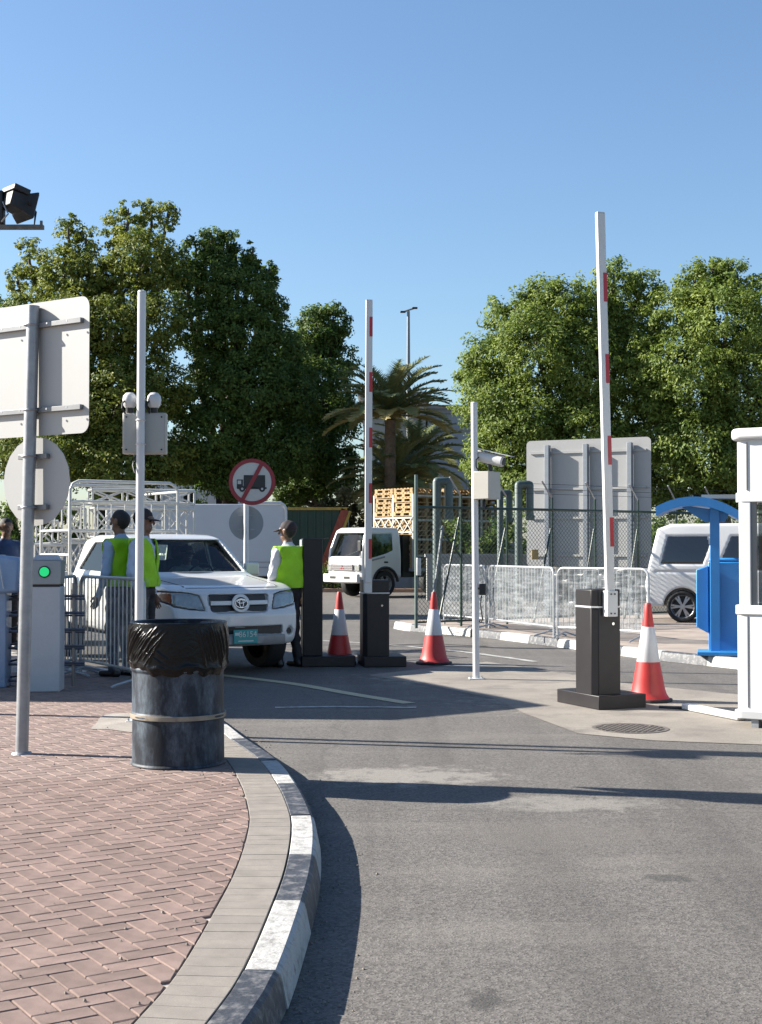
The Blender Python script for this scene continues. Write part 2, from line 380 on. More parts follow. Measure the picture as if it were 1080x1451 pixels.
# ------------------------------------------------------------------ ground, road, pavement
setp(MB().box((0, 150, -.06), (700, 700, .1)).build('ground', sandm, smooth=0), kind='structure')
def sheet(name, pts, z, mat, parent=None):
    me = bpy.data.meshes.new(name); me.from_pydata([(p[0], p[1], z) for p in pts], [], [tuple(range(len(pts)))]); me.materials.append(mat)
    return link(name, me, parent)
road = setp(sheet('road', [(-60, -20), (60, -20), (60, 72), (-60, 72)], 0, asphalt), kind='structure')

def catmull(P, n=12):
    out = []
    for i in range(len(P)-1):
        p0 = P[max(i-1, 0)]; p1 = P[i]; p2 = P[i+1]; p3 = P[min(i+2, len(P)-1)]
        for k in range(n):
            t = k/n
            out.append(tuple(.5*(2*p1[q]+(p2[q]-p0[q])*t+(2*p0[q]-5*p1[q]+4*p2[q]-p3[q])*t*t+(3*p1[q]-p0[q]-3*p2[q]+p3[q])*t**3) for q in (0, 1)))
    return out+[tuple(P[-1])]
KH = .13
KP = [(-1.5, 1.2), (-1.0, 2.0), (-.66, 2.9), (-.47, 3.55), (-.385, 4.04), (-.335, 4.5), (-.307, 5.30), (-.299, 5.95), (-.3226, 6.69), (-.371, 7.24), (-.497, 8.07),
      (-.694, 9.03), (-.967, 9.93), (-1.225, 10.86), (-1.62, 12.2), (-2.15, 13.9), (-3.0, 15.5), (-4.5, 17.7), (-6.5, 20.0), (-9.5, 23)]
class Curve:
    def __init__(s, P):
        s.p = np.array(catmull(P, 24)); d = np.diff(s.p, axis=0); l = np.hypot(d[:, 0], d[:, 1]); s.s = np.concatenate([[0], np.cumsum(l)]); s.L = s.s[-1]
    def at(s, t, off=0.):
        x = np.interp(t, s.s, s.p[:, 0]); y = np.interp(t, s.s, s.p[:, 1])
        e = .02; dx = np.interp(t+e, s.s, s.p[:, 0])-np.interp(t-e, s.s, s.p[:, 0]); dy = np.interp(t+e, s.s, s.p[:, 1])-np.interp(t-e, s.s, s.p[:, 1]); l = math.hypot(dx, dy)
        return (x-dy/l*off, y+dx/l*off)
    def s_of_y(s, y): return float(np.interp(y, s.p[:, 1], s.s))
kc = Curve(KP)
PROF = [(-.03, .004), (-.012, .095), (-.004, .118), (.012, KH), (.108, KH), (.112, KH-.004), (.112, .004)]
def kerb_line(name, curve, starts, first_white, side=1, seg=4, gap=.007, mats=(kerb_white, kerb_black)):
    root = link(name, None); setp(root, kind='structure')
    for i in range(len(starts)-1):
        a, b = starts[i]+gap/2, starts[i+1]-gap/2; mb = MB(); vs = []; n = len(PROF)
        jx, jz = random.uniform(-.004, .004), random.uniform(-.003, .003)
        for k in range(seg+1):
            t = a+(b-a)*k/seg
            for (u, z) in PROF:
                x, y = curve.at(t, side*(u+jx)); vs.append((x, y, z+(jz if z > .05 else 0)))
        fs = [(k*n+j, k*n+j+1, (k+1)*n+j+1, (k+1)*n+j) for k in range(seg) for j in range(n-1)]
        fs += [tuple(range(n)), tuple(range(seg*n, seg*n+n))]
        mb.add(vs, fs); mb.build('kerb_stone', mats[0] if (i % 2 == 0) == first_white else mats[1], root, smooth=25)
    return root
ys = [2.0, 2.85, 3.66, 4.5, 5.39, 6.2, 7.1, 8.05, 8.93, 9.93]
st = [kc.s_of_y(y) for y in ys]
while st[-1]+.9 < kc.L-.1: st.append(st[-1]+.9)
kerb_line('kerb', kc, st, False)

# pavement slab under the pavers
mb = MB(); S = np.linspace(.05, kc.L-.05, 90); vs = []
for t in S:
    x, y = kc.at(t, .118); vs += [(x, y, KH-.010), (-16, y, KH-.010)]
mb.add(vs, [(2*i, 2*i+2, 2*i+3, 2*i+1) for i in range(len(S)-1)])
pave = setp(mb.build('pavement', sunlit_joint_sand, smooth=0), kind='structure')
# grey border course
def chamf(poly, z0, z1, ch):
    n = len(poly); c = np.mean(poly, axis=0); P = np.array(poly); inn = []
    for i in range(n):
        d = c-P[i]; inn.append(P[i]+d/np.linalg.norm(d)*ch*1.4)
    v = [(*p, z0) for p in P]+[(*p, z1-ch*.7) for p in P]+[(*p, z1) for p in inn]
    f = [(i, (i+1) % n, n+(i+1) % n, n+i) for i in range(n)]+[(n+i, n+(i+1) % n, 2*n+(i+1) % n, 2*n+i) for i in range(n)]+[tuple(range(2*n, 3*n))]
    return v, f
t = kc.s_of_y(3.0)
while t < kc.s_of_y(15.5):
    a, b = t+.0012, t+.104-.0012
    poly = [kc.at(a, .115), kc.at(b, .115), kc.at(b, .318), kc.at(a, .318)]
    v, f = chamf(poly, KH-.012, KH+random.uniform(-.0008, .0008), .0018); MB().add(v, f).build('border_paver', border_m, pave, smooth=0); t += .104
# herringbone bricks
ANG = R(33); ca, sa = math.cos(ANG), math.sin(ANG); W = .09
samp = np.array([(*kc.at(t, .324), t) for t in np.linspace(0, kc.L, 700)])
def clip_border(poly):
    c = np.mean(poly, axis=0); k = int(np.argmin((samp[:, 0]-c[0])**2+(samp[:, 1]-c[1])**2)); k = min(max(k, 2), 697)
    p = samp[k, :2]; tt = samp[k+2, :2]-samp[k-2, :2]; nn = np.array([-tt[1], tt[0]])/np.linalg.norm(tt)
    out = []; m = len(poly); D = [float((np.array(q)-p)@nn) for q in poly]
    for i in range(m):
        a, b = np.array(poly[i]), np.array(poly[(i+1) % m]); da, db = D[i], D[(i+1) % m]
        if da >= 0: out.append(tuple(a))
        if (da >= 0) != (db >= 0): out.append(tuple(a+(b-a)*da/(da-db)))
    return out, min(D) >= 0
v, f = chamf([(-.0875, -.0425), (.0875, -.0425), (.0875, .0425), (-.0875, .0425)], -.012, 0, .0038)
brick_me = MB().add(v, f).mesh('brick', brick_m, smooth=0)
cand = []
for i in range(-125, 180):
    for j in range(-125, 180):
        k = (i-j) % 4
        if k == 0: cx, cy, hx, hy, r = i+1, j+.5, 1, .5, 0
        elif k == 2: cx, cy, hx, hy, r = i+.5, j, .5, 1, math.pi/2
        else: continue
        cx *= W; cy *= W; x = ca*cx-sa*cy; y = sa*cx+ca*cy
        if not (2.6 < y < 15.2): continue
        xl = -(540/FPX)*y
        if x < xl-1.3 or x > .2: continue
        poly = []
        for sx, sy in ((-1, -1), (1, -1), (1, 1), (-1, 1)):
            qx, qy = cx+sx*(hx*W-.0025), cy+sy*(hy*W-.0025); poly.append((ca*qx-sa*qy, sa*qx+ca*qy))
        cl, whole = clip_border(poly)
        if len(cl) < 3: continue
        ar = .5*abs(sum(cl[q][0]*cl[q-1][1]-cl[q-1][0]*cl[q][1] for q in range(len(cl))))
        if ar < .0008: continue
        vis = (x > xl-.06) and (y > 3.9)
        cand.append((0 if vis else 1, y, x, y, r, cl, whole))
cand.sort(key=lambda q: (q[0], q[1])); restv = MB()
for n_, (nv, yy, x, y, r, cl, whole) in enumerate(cand):
    dz = random.uniform(-.0008, .0009)
    if n_ < 298:
        if whole:
            link('brick', brick_me, pave, (x, y, KH+dz), (random.uniform(-.003, .003), random.uniform(-.003, .003), ANG+r+random.uniform(-.006, .006)))
        else:
            c = np.mean(cl, axis=0); v, f = chamf([(p[0]-c[0], p[1]-c[1]) for p in cl], -.012, 0, .004)
            MB().add(v, f).build('brick', brick_m, pave, smooth=0, loc=(c[0], c[1], KH+dz))
    else:
        v, f = chamf(cl, KH-.012, KH+dz, .004); restv.add(v, f)
setp(restv.build('brick_field', brick_w, pave, smooth=0), kind='stuff')
# mortar patch where the camera pole was set into the pavers
sheet('mortar_patch', [(G(195, 1022, KH)+Vector((.36*math.cos(a)*(1+.16*math.sin(3*a+1)), .62*math.sin(a)*(1+.14*math.cos(5*a)), 0)))[:2] for a in np.linspace(0, 6.28, 28)[:-1]], KH+.004, M('mortar', (.40, .355, .31), .9, var=.2, vs=5, grain=.2, gs=90, bump=.3, world_co=True), pave)
# loose grit along the kerb and on the pavers
r2 = np.random.default_rng(4); mb = MB()
for k in range(520):
    if k < 360: x, y = kc.at(float(r2.uniform(kc.s_of_y(3.6), kc.s_of_y(12))), -.04-abs(r2.normal())*.10); z = .002
    else: yy = r2.uniform(4, 12); xx = kc.at(kc.s_of_y(yy), 0)[0]; x, y, z = xx-.34-r2.uniform(0, 1)**2*1.4, yy, KH+.003
    s = r2.uniform(.003, .009); vs = [(x+s*math.cos(a)*r2.uniform(.6, 1.2), y+s*math.sin(a)*r2.uniform(.6, 1.2), z) for a in (0, 1.6, 3.1, 4.7)]+[(x, y, z+s*.9)]
    mb.add(vs, [(0, 1, 4), (1, 2, 4), (2, 3, 4), (3, 0, 4)])
setp(mb.build('gravel', M('grit', (.25, .22, .19), .9, var=.4, vs=40, world_co=True), smooth=0), 'loose grit and crumbs of stone scattered along the kerb', 'gravel', kind='stuff')
# concrete apron between the barriers, markings, manhole
ap = [(600, 948), (520, 957), (610, 972), (700, 990), (745, 1012), (820, 1040), (930, 1050), (1085, 1056), (1400, 1070), (1400, 1015), (1050, 985), (880, 968), (760, 948), (690, 938)]
setp(sheet('concrete_apron', [G(*p)[:2] for p in ap], .004, concrete), kind='structure')
def stripe(name, pxs, w, mat, z=.005):
    P = [Vector(G(*p)[:2]) for p in pxs]; C = catmull([tuple(p) for p in P], 8); L_, R_ = [], []
    for i in range(len(C)):
        a = Vector(C[max(i-1, 0)]); b = Vector(C[min(i+1, len(C)-1)]); d = (b-a).normalized(); n = Vector((-d.y, d.x))*w/2
        L_.append(Vector(C[i])+n); R_.append(Vector(C[i])-n)
    mb = MB(); mb.add([(p.x, p.y, z) for p in L_]+[(p.x, p.y, z) for p in R_], [(i, i+1, len(C)+i+1, len(C)+i) for i in range(len(C)-1)])
    return mb.build(name, mat, road, smooth=0)
stripe('lane_line', [(290, 955), (340, 960), (420, 970), (500, 984), (580, 997)], .15, line_yellow)
stripe('lane_line', [(390, 1003), (480, 1002), (590, 1003)], .10, line_white)
stripe('lane_line', [(455, 908), (520, 912), (640, 922), (760, 938)], .12, line_white)
stripe('lane_line', [(466, 917), (500, 917), (600, 913), (690, 916)], .06, M('tar_joint', (.03,.03,.03), .8))
mh = thing('manhole_cover', 'round ribbed manhole cover set in the concrete in front of the barrier', 'manhole cover', G(893, 1033))
MB().lathe([(.315, .004), (.315, .009), (.285, .009), (.285, .006), (.0, .006)], 48).build('rim', M('cast_iron', (.24, .21, .185), .6, .4, var=.2, vs=20, bump=.3), mh)
mb = MB()
for i in range(-6, 7):
    for j in range(-6, 7):
        x, y = i*.047+(.0235 if j % 2 else 0), j*.047
        if math.hypot(x, y) < .265: mb.box((x, y, .009), (.032, .026, .007))
setp(mb.build('tread_pattern', MATS['cast_iron'], mh, smooth=0), kind='stuff')
# far kerb, its verge, and the small fence island
FK = [(-30, 27.2), (-3, 26.2), (-.2, 25.4), (.45, 25.0), (1.05, 24.2), (1.86, 22.7), (2.95, 20.2), (3.4, 19.1), (4.02, 17.8), (5.2, 15.9), (7.5, 13.6), (12, 11)]
fk = Curve([(.25, 25.6), (.42, 24.95), (.80, 24.3), (1.86, 22.6), (2.95, 20.1), (3.42, 18.9), (4.02, 17.7), (5.2, 15.8), (7.5, 13.4), (12, 10.6)])
stf = [0.05]
while stf[-1]+.9 < fk.L: stf.append(stf[-1]+.9)
kerb_line('kerb', fk, stf, True)
mb = MB(); vs = []; S = np.linspace(.05, fk.L-.05, 60)
for t in S:
    x, y = fk.at(t, .11); vs += [(x, y, KH-.004)]
vs += [(14, 29, KH-.004), (6.5, 28.6, KH-.004), (.35, 26.0, KH-.004)]
mb.add(vs, [tuple(range(len(vs)))])
setp(mb.build('verge', M('verge_paving', (.40, .33, .28), .9, var=.2, vs=2, bump=.25, dirt=(.30, .26, .22), damt=.35, ds=1.5, world_co=True), smooth=0), kind='structure')

# ------------------------------------------------------------------ signs and poles on the near pavement
SPX, SPY = G(31, 1068, KH)[:2]
sp = thing('traffic_sign', 'galvanised signpost near the camera carrying the back of a rectangular board above a disc', 'sign', (SPX, SPY, KH))
lean = .019
mb = MB(); mb.tube([(0, 0, 0), (lean*1.5, 0, 1.5), (lean*2.99, 0, 2.99)], .0425, 20); mb.build('post', galv, sp)
MB().cyl((0, 0, 0), (0, 0, .012), .07, .06, 20).build('base_collar', galv, sp)
def board(root, cx, z0, z1, w, ang, gap, rr, name):
    c, s_ = math.cos(ang), math.sin(ang)             # board runs along (c, s); back faces (s, -c)
    pts = []; h = (z1-z0)/2; zc = (z0+z1)/2
    for q, (sx, sz) in enumerate(((1, 1), (-1, 1), (-1, -1), (1, -1))):
        for a in np.linspace(0, math.pi/2, 6):
            th = a+q*math.pi/2; pts.append((sx*(w/2-rr)+rr*math.cos(th), sz*(h-rr)+rr*math.sin(th)))
    P3 = [(cx+c*u-s_*gap, s_*u+c*gap, zc+v) for u, v in pts]
    o = MB().slab(P3, (-s_*.004, c*.004, 0)).build(name, sign_back, root, smooth=0)
    return o, c, s_
bx = lean*2.4
b1, c, s_ = board(sp, bx-.01, 2.12, 3.02, 1.0, R(-34), .058, .07, 'board')
def rail(root, z, u0, u1, cx, gap, c, s_, clip=True):
    a = (cx+c*u0-s_*(gap-.018), s_*u0+c*(gap-.018), z); b = (cx+c*u1-s_*(gap-.018), s_*u1+c*(gap-.018), z)
    MB().bar(a, b, .032, .034).build('rail', M('shaded_rail_zinc', (.27, .275, .285), .5, .4, var=.1), root, bevel=.003)  # zinc darkened so the colour carries the shade along the rail
    if clip:
        mb = MB(); mb.tube([(cx+.048*math.cos(t), .048*math.sin(t), z) for t in np.linspace(0, 2*math.pi, 17)[:-1]], .006, 6, closed=True); mb.build('clamp', galv, root)
for z in (2.86, 2.29): rail(sp, z, -.47, .44, bx, .058, c, s_)
for z in (2.86, 2.29):
    for u_ in (-.30, -.12, .14, .33):
        q = Vector((bx-.07+c*(u_+.07)-s_*(.064-.026), s_*(u_+.07)+c*(.064-.026), z)); MB().disc(q, .007, (s_, -c, 0), .004, 8).build('rivet', galv, b1)
b2, c, s_ = board(sp, lean*1.75+.005, 1.515, 2.115, .60, R(-30), .064, .2999, 'disc')
for z in (1.98, 1.64): rail(sp, z, -.13, .13, lean*1.75, .064, c, s_)

# steel drum with a bin bag
DR = thing('oil_drum', 'dented blue-black steel drum used as a litter bin beside the kerb', 'drum', tuple(G(252.5, 1081, KH)))
def drum_mat():
    m = M('drum_paint', (.019, .027, .042), .55, spec=.3, var=.6, vs=6, dirt=(.12, .15, .185), damt=.45, ds=8, grain=.3, gs=60, bump=.15, bs=40, stretch=(1, 1, .4)); return m
prof = [(.0, .012), (.285, .012), (.297, 0), (.302, .006), (.300, .016), (.291, .022), (.290, .285)]
for k in range(9):
    a = math.pi*k/8; prof.append((.290+.013*math.sin(a), .29+.045*k/8))
prof += [(.290, .34), (.2895, .58)]
for k in range(9): prof.append((.2895+.013*math.sin(math.pi*k/8), .585+.045*k/8))
prof += [(.290, .635), (.290, .868), (.297, .872), (.300, .88), (.297, .888), (.290, .889), (.285, .88), (.283, .6), (.283, .05), (0, .05)]
mb = MB().lathe(prof, 72)
mb.v = [(x*(1+.006*math.sin(3*math.atan2(y, x)+8*z)+.004*math.sin(7*math.atan2(y, x)-5*z)), y*(1+.006*math.sin(3*math.atan2(y, x)+8*z)), z) for x, y, z in mb.v]
mb.build('shell', drum_mat(), DR, smooth=50)
mb = MB().lathe([(.303, .298), (.3045, .3125), (.303, .327)], 72); mb.build('worn_hoop', M('worn_rust_hoop', (.34, .28, .21), .6, var=.3, vs=11, dirt=(.10, .07, .05), damt=.4, ds=9), DR)
BG = thing('bin_bag', 'wrinkled black plastic bin bag folded over the rim of the drum', 'bin bag', tuple(DR.location))
nA, nZ = 640, 80; A = np.linspace(0, 2*np.pi, nA, endpoint=False); Tz = np.linspace(0, 1, nZ)
AA, TT = np.meshgrid(A, Tz, indexing='ij')
low = .605-.028*np.cos(AA-5.2)+.010*np.sin(5*AA+1)+.006*np.sin(11*AA+2)+.004*np.sin(23*AA)
ZZ = .898-(.898-low)*TT
def wr(a, z):                                            # long drapes pulled down from the rim, each its own ridge
    w = np.zeros_like(a); r2 = np.random.default_rng(5); t = (.898-z)/.30
    def ridge(at, da, t0, t1, wid, am, bend):
        ac = at+da*(t-t0)+bend*(t-t0)*(t1-t); d = (a-ac+np.pi) % (2*np.pi)-np.pi
        env = np.clip((t-t0)/.12, 0, 1)*np.clip((t1-t)/.15, 0, 1)
        return am*np.exp(-(d/wid)**2)*env
    for k in range(24): w = np.maximum(w, ridge(R(-94-3.4*k+r2.uniform(-2, 2)), -R(r2.uniform(38, 56)), r2.uniform(0, .22), r2.uniform(.7, 1.02), R(r2.uniform(.9, 1.9)), r2.uniform(.008, .016), r2.uniform(-.3, .3)))
    for k in range(13): w = np.maximum(w, ridge(R(-62+4.2*k+r2.uniform(-2, 2)), R(r2.uniform(12, 26)), r2.uniform(0, .2), r2.uniform(.7, 1.02), R(r2.uniform(.9, 1.7)), r2.uniform(.007, .013), r2.uniform(-.2, .2)))
    for k in range(26): w = np.maximum(w, ridge(R(r2.uniform(-10, 200)), R(r2.uniform(-40, 40)), r2.uniform(0, .3), r2.uniform(.6, 1.), R(r2.uniform(1.5, 3)), r2.uniform(.004, .010), 0))
    for k in range(22): w = np.maximum(w, ridge(R(r2.uniform(-180, 180)), R(r2.uniform(-120, 120)), r2.uniform(.3, .7), r2.uniform(.75, 1.), R(r2.uniform(1.2, 3)), r2.uniform(.003, .007), 0))
    return w
RR = .3065+wr(AA, ZZ)+.005*np.sin(np.pi*TT)+.006*np.exp(-((TT-.86)/.05)**2)*(1+.5*np.sin(9*AA))
RR = np.where(TT > .93, RR-(TT-.93)/.07*.010, RR)
rows = [(.262, .70), (.272, .80), (.280, .87), (.290, .896), (.300, .902)]
V = []
for a in A:
    for r, z in rows: V.append((r*math.cos(a)*(1+.01*math.sin(9*a+z*20)), r*math.sin(a)*(1+.01*math.sin(9*a+z*20)), z))
V = np.array(V).reshape(nA, len(rows), 3)
O = np.stack([RR*np.cos(AA), RR*np.sin(AA), ZZ+.004*np.sin(17*AA)*(TT > .9)], -1); V = np.concatenate([V, O], 1); k = V.shape[1]
ii, jj = np.meshgrid(np.arange(nA), np.arange(k-1), indexing='ij'); ii = ii.ravel(); jj = jj.ravel(); i2 = (ii+1) % nA
F = np.stack([ii*k+jj, ii*k+jj+1, i2*k+jj+1, i2*k+jj], 1)
link('bag', raw_mesh('bag', V.reshape(-1, 3), F, M('bin_bag_plastic', (.007, .007, .008), .22, bump=.6, bs=26, spec=.22)), BG)

# camera posts
def cctv(parent, c, ang, mat=None, size=1., tilt=.1):
    o = bpy.data.objects.new('camera_housing', None)
    X = Matrix.Rotation(ang, 4, 'Z') @ Matrix.Rotation(tilt, 4, 'Y')
    mb = MB(); mb.tube([X @ Vector((q*size, 0, 0)) + Vector(c) for q in (-.13, -.12, .0, .10, .11)], [.03*size, .042*size, .045*size, .045*size, .036*size], 20)
    h = mb.build('camera_housing', white_paint, parent)
    mb = MB(); mb.slab([X @ Vector((a*size, b*size, .05*size)) + Vector(c) for a, b in ((-.12, -.05), (.17, -.045), (.17, .045), (-.12, .05))], X.to_3x3() @ Vector((0, 0, .006))); mb.build('sun_shield', white_paint, h)
    mb = MB(); mb.tube([X @ Vector((q*size, 0, 0)) + Vector(c) for q in (.109, .114)], .03*size, 16); mb.build('lens', blackp, h)
    mb = MB(); mb.tube([X @ Vector((0, 0, -.035*size))+Vector(c), Vector(c)+Vector((0, 0, -.10*size))], .016*size, 10); mb.build('camera_bracket', blackp, h)
    return h
def pole_thing(label, px, py, z, top, r, lean=0.):
    b = G(px, py, z); t = thing('camera_pole', label, 'camera pole', tuple(b), group='white camera poles')
    MB().tube([(0, 0, 0), (lean*top/2, 0, top/2), (lean*top, 0, top)], r, 20).build('pole', white_metal, t); MB().cyl((lean*top, 0, top), (lean*top, 0, top+.012), r*1.06, r*.9, 20).build('cap', white_metal, t)
    mb = MB().box((0, 0, .006), (.17, .17, .012)); pl = mb.build('base_plate', white_metal, t, bevel=.003)
    for sx in (-1, 1):
        for sy in (-1, 1): MB().cyl((sx*.065, sy*.065, .012), (sx*.065, sy*.065, .03), .009, n=6).build('bolt', galv, pl)
    return t
boxm = M('beige_cabinet', (.56, .53, .47), .5, var=.03, dirt=(.45,.42,.37), damt=.12, ds=5)
cp = pole_thing('tall white pole behind the drum with a beige box and two round cameras', 196, 1022, KH, 3.40, .0335, .004)
MB().box((.03, .085, 2.28), (.345, .10, .33), 0).build('control_box', boxm, cp, bevel=.008)
bk = MB().box((.03, .032, 2.28), (.32, .006, .305)).build('back_panel', M('box_back_grey', (.50, .51, .48), .5, var=.04), cp, bevel=.002)
for sx in (-.11, .17):
    for sz in (-.13, .13): MB().cyl((sx, .030, 2.28+sz), (sx, .024, 2.28+sz), .007, n=8).build('screw', dark_metal, bk)
for sx in (-.09, .105):
    h = MB().lathe([(0, .075), (.03, .07), (.052, .045), (.058, .01), (.05, -.03), (.035, -.05), (0, -.055)], 20, (sx, .06, 2.535)).build('dome_camera', white_paint, cp)
    MB().cyl((sx, .06, 2.445), (sx, .06, 2.50), .03, .034, 12).build('camera_bracket', blackp, h)
    MB().tube([(sx-.02, .03, 2.55), (sx-.045, .0, 2.52), (sx-.05, .0, 2.48), (sx-.03, .03, 2.44)], .007, 6).build('cable', blackp, h)
for z in (2.19, 2.38): MB().tube([(.0095+.037*math.cos(a), .037*math.sin(a), z) for a in np.linspace(0, 6.28, 17)[:-1]], .005, 6, closed=True).build('clamp', white_metal, cp)
MB().tube([(-.02, .06, 2.12), (-.045, .02, 2.08), (-.05, -.01, 2.02), (-.03, -.035, 1.96)], .007, 6).build('cable', blackp, cp)

cp2 = pole_thing('slim white pole on the concrete apron with a cabinet and bullet camera', 675, 962, .004, 3.15, .038, -.006)
cb = bpy.data.objects.new('x', None)
MB().box((.125, -.02, 2.205), (.20, .27, .315), R(-35)).build('control_box', boxm, cp2, bevel=.006)
MB().box((.125-.105*math.cos(R(-35)), -.02-.105*math.sin(R(-35)), 2.205), (.012, .25, .295), R(-35)).build('box_door', M('cabinet_door', (.60, .55, .46), .45), cp2, bevel=.004)
cctv(cp2, (.17, 0, 2.515), R(-28), tilt=.24, size=1.5)
MB().tube([(.03, 0, 2.53), (-.0, -.04, 2.50), (.0, -.04, 2.42), (.04, -.02, 2.365)], .008, 6).build('cable', blackp, cp2)
MB().tube([(.10, 0, 2.05), (.09, -.02, 1.98), (.12, -.03, 1.93)], .012, 6).build('cable', blackp, cp2)
rd = MB().box((.075, -.02, 1.02), (.075, .06, .13), R(-20)).build('card_reader', blackp, cp2, bevel=.008)
MB().box((.03, -.02, 1.03), (.09, .02, .02)).build('reader_arm', blackp, rd)
MB().tube([(.06, -.03, .95), (.045, -.05, .85), (.06, -.06, .75), (.07, -.05, .68), (.05, -.045, .64), (.035, -.03, .66)], .008, 6).build('cable', blackp, rd)

# flood-light mast standing off the frame's side
FM = thing('floodlight_mast', 'dark floodlights on a steel crossarm above the signpost', 'floodlight', (-4.3, 11.6, KH))
MB().tube([(0, 0, 0), (0, 0, 4.3)], [.05, .038], 16).build('mast', galv, FM)
MB().bar((-1.6, 0, 4.085), (1.44, 0, 4.085), .05, .035).build('crossarm', M('weathered_steel', (.16, .155, .14), .6, .3, var=.3, vs=12), FM)
MB().box((.83, 0, 4.25), (.55, .10, .28)).build('light_back', dark_metal, FM, bevel=.01)
flm = M('floodlight_black', (.020, .019, .021), .55, .2, var=.35, vs=22, dirt=(.16, .13, .11), damt=.16, ds=14)
for i, x in enumerate((1.23, -1.3)):
    X = Matrix.Translation((x, 0, 4.28)) @ Matrix.Rotation(R(-48), 4, 'Z') @ Matrix.Rotation(R(-14), 4, 'X')
    T = lambda p: X @ Vector(p)
    mb = MB(); vs = []
    prof = [(-.12, .080, .050), (-.115, .092, .064), (.0, .096, .072), (.012, .105, .084), (.08, .142, .118), (.092, .142, .118)]
    for (y, hx, hz) in prof: vs += [T((-hx, y, -hz)), T((hx, y, -hz)), T((hx, y, hz)), T((-hx, y, hz))]
    fs = [(k*4+j, k*4+(j+1) % 4, (k+1)*4+(j+1) % 4, (k+1)*4+j) for k in range(len(prof)-1) for j in range(4)]+[(0, 1, 2, 3), tuple(range(20, 24))]
    mb.add(vs, fs); h = mb.build('lamp_head', flm, FM, bevel=.006)
    mb = MB(); mb.box(T((0, -.05, .095)), (.23, .15, .05), M4=X.to_3x3()); mb.build('ballast_box', flm, h, bevel=.006)
    mb = MB(); mb.slab([T((a*.13, .094, b*.105)) for a, b in ((-1, -1), (1, -1), (1, 1), (-1, 1))], X.to_3x3() @ Vector((0, .004, 0))); mb.build('lamp_glass', tint_glass, h)
    mb = MB(); mb.tube([T((-.15, 0, .0)), (x-.135, -.03, 4.22), (x-.13, 0, 4.10), (x+.13, 0, 4.10), (x+.135, .03, 4.22), T((.15, 0, 0))], .011, 6); mb.build('yoke', flm, h)
    MB().tube([T((-.05, -.12, -.02)), (x-.06, -.12, 4.17), (x-.13, -.06, 4.12)], .008, 6).build('cable', galv, h)
MB().bar((1.42, 0, 4.08), (1.42, 0, 4.14), .02).build('end_stop', MATS['weathered_steel'], FM)

# gatehouse standing beside the turnstiles, out of frame: its shade falls on the lane
GH = thing('gatehouse', 'low cream gatehouse beside the turnstiles, outside the picture to the side', 'building', (0, 0, 0))
gp = [(-12.5, 13.75), (-5.93, 13.3), (-4.45, 14.35), (-6.2, 17.95), (-8.5, 18.6), (-12.5, 18.6)]
cen = np.mean(gp, axis=0); inset = [tuple(np.array(p)+(cen-np.array(p))*.06) for p in gp]
cream = M('cream_render', (.62, .57, .48), .85, var=.06, vs=1.2, bump=.2)
gw = MB().prism(inset, 0, 3.15).build('wall', cream, GH, smooth=0)
MB().prism(gp, 3.15, 3.5).build('roof', cream, GH, smooth=0)
a, b = np.array(inset[2]), np.array(inset[3]); d = (b-a)/np.linalg.norm(b-a); n = np.array([d[1], -d[0]]); ang = math.atan2(d[1], d[0])
for k, (u, w, z0, z1) in enumerate(((.8, .9, .15, 2.2), (2.3, 1.1, 1.0, 2.1))):
    p = a+d*u+n*.01
    fr = MB().box((p[0], p[1], (z0+z1)/2), (w, .05, z1-z0), ang).build('door' if k == 0 else 'window', dark_metal, GH, bevel=.005)
    p = p+n*.027; MB().box((p[0], p[1], (z0+z1)/2), (w-.12, .012, z1-z0-.12), ang).build('pane', tint_glass, fr)

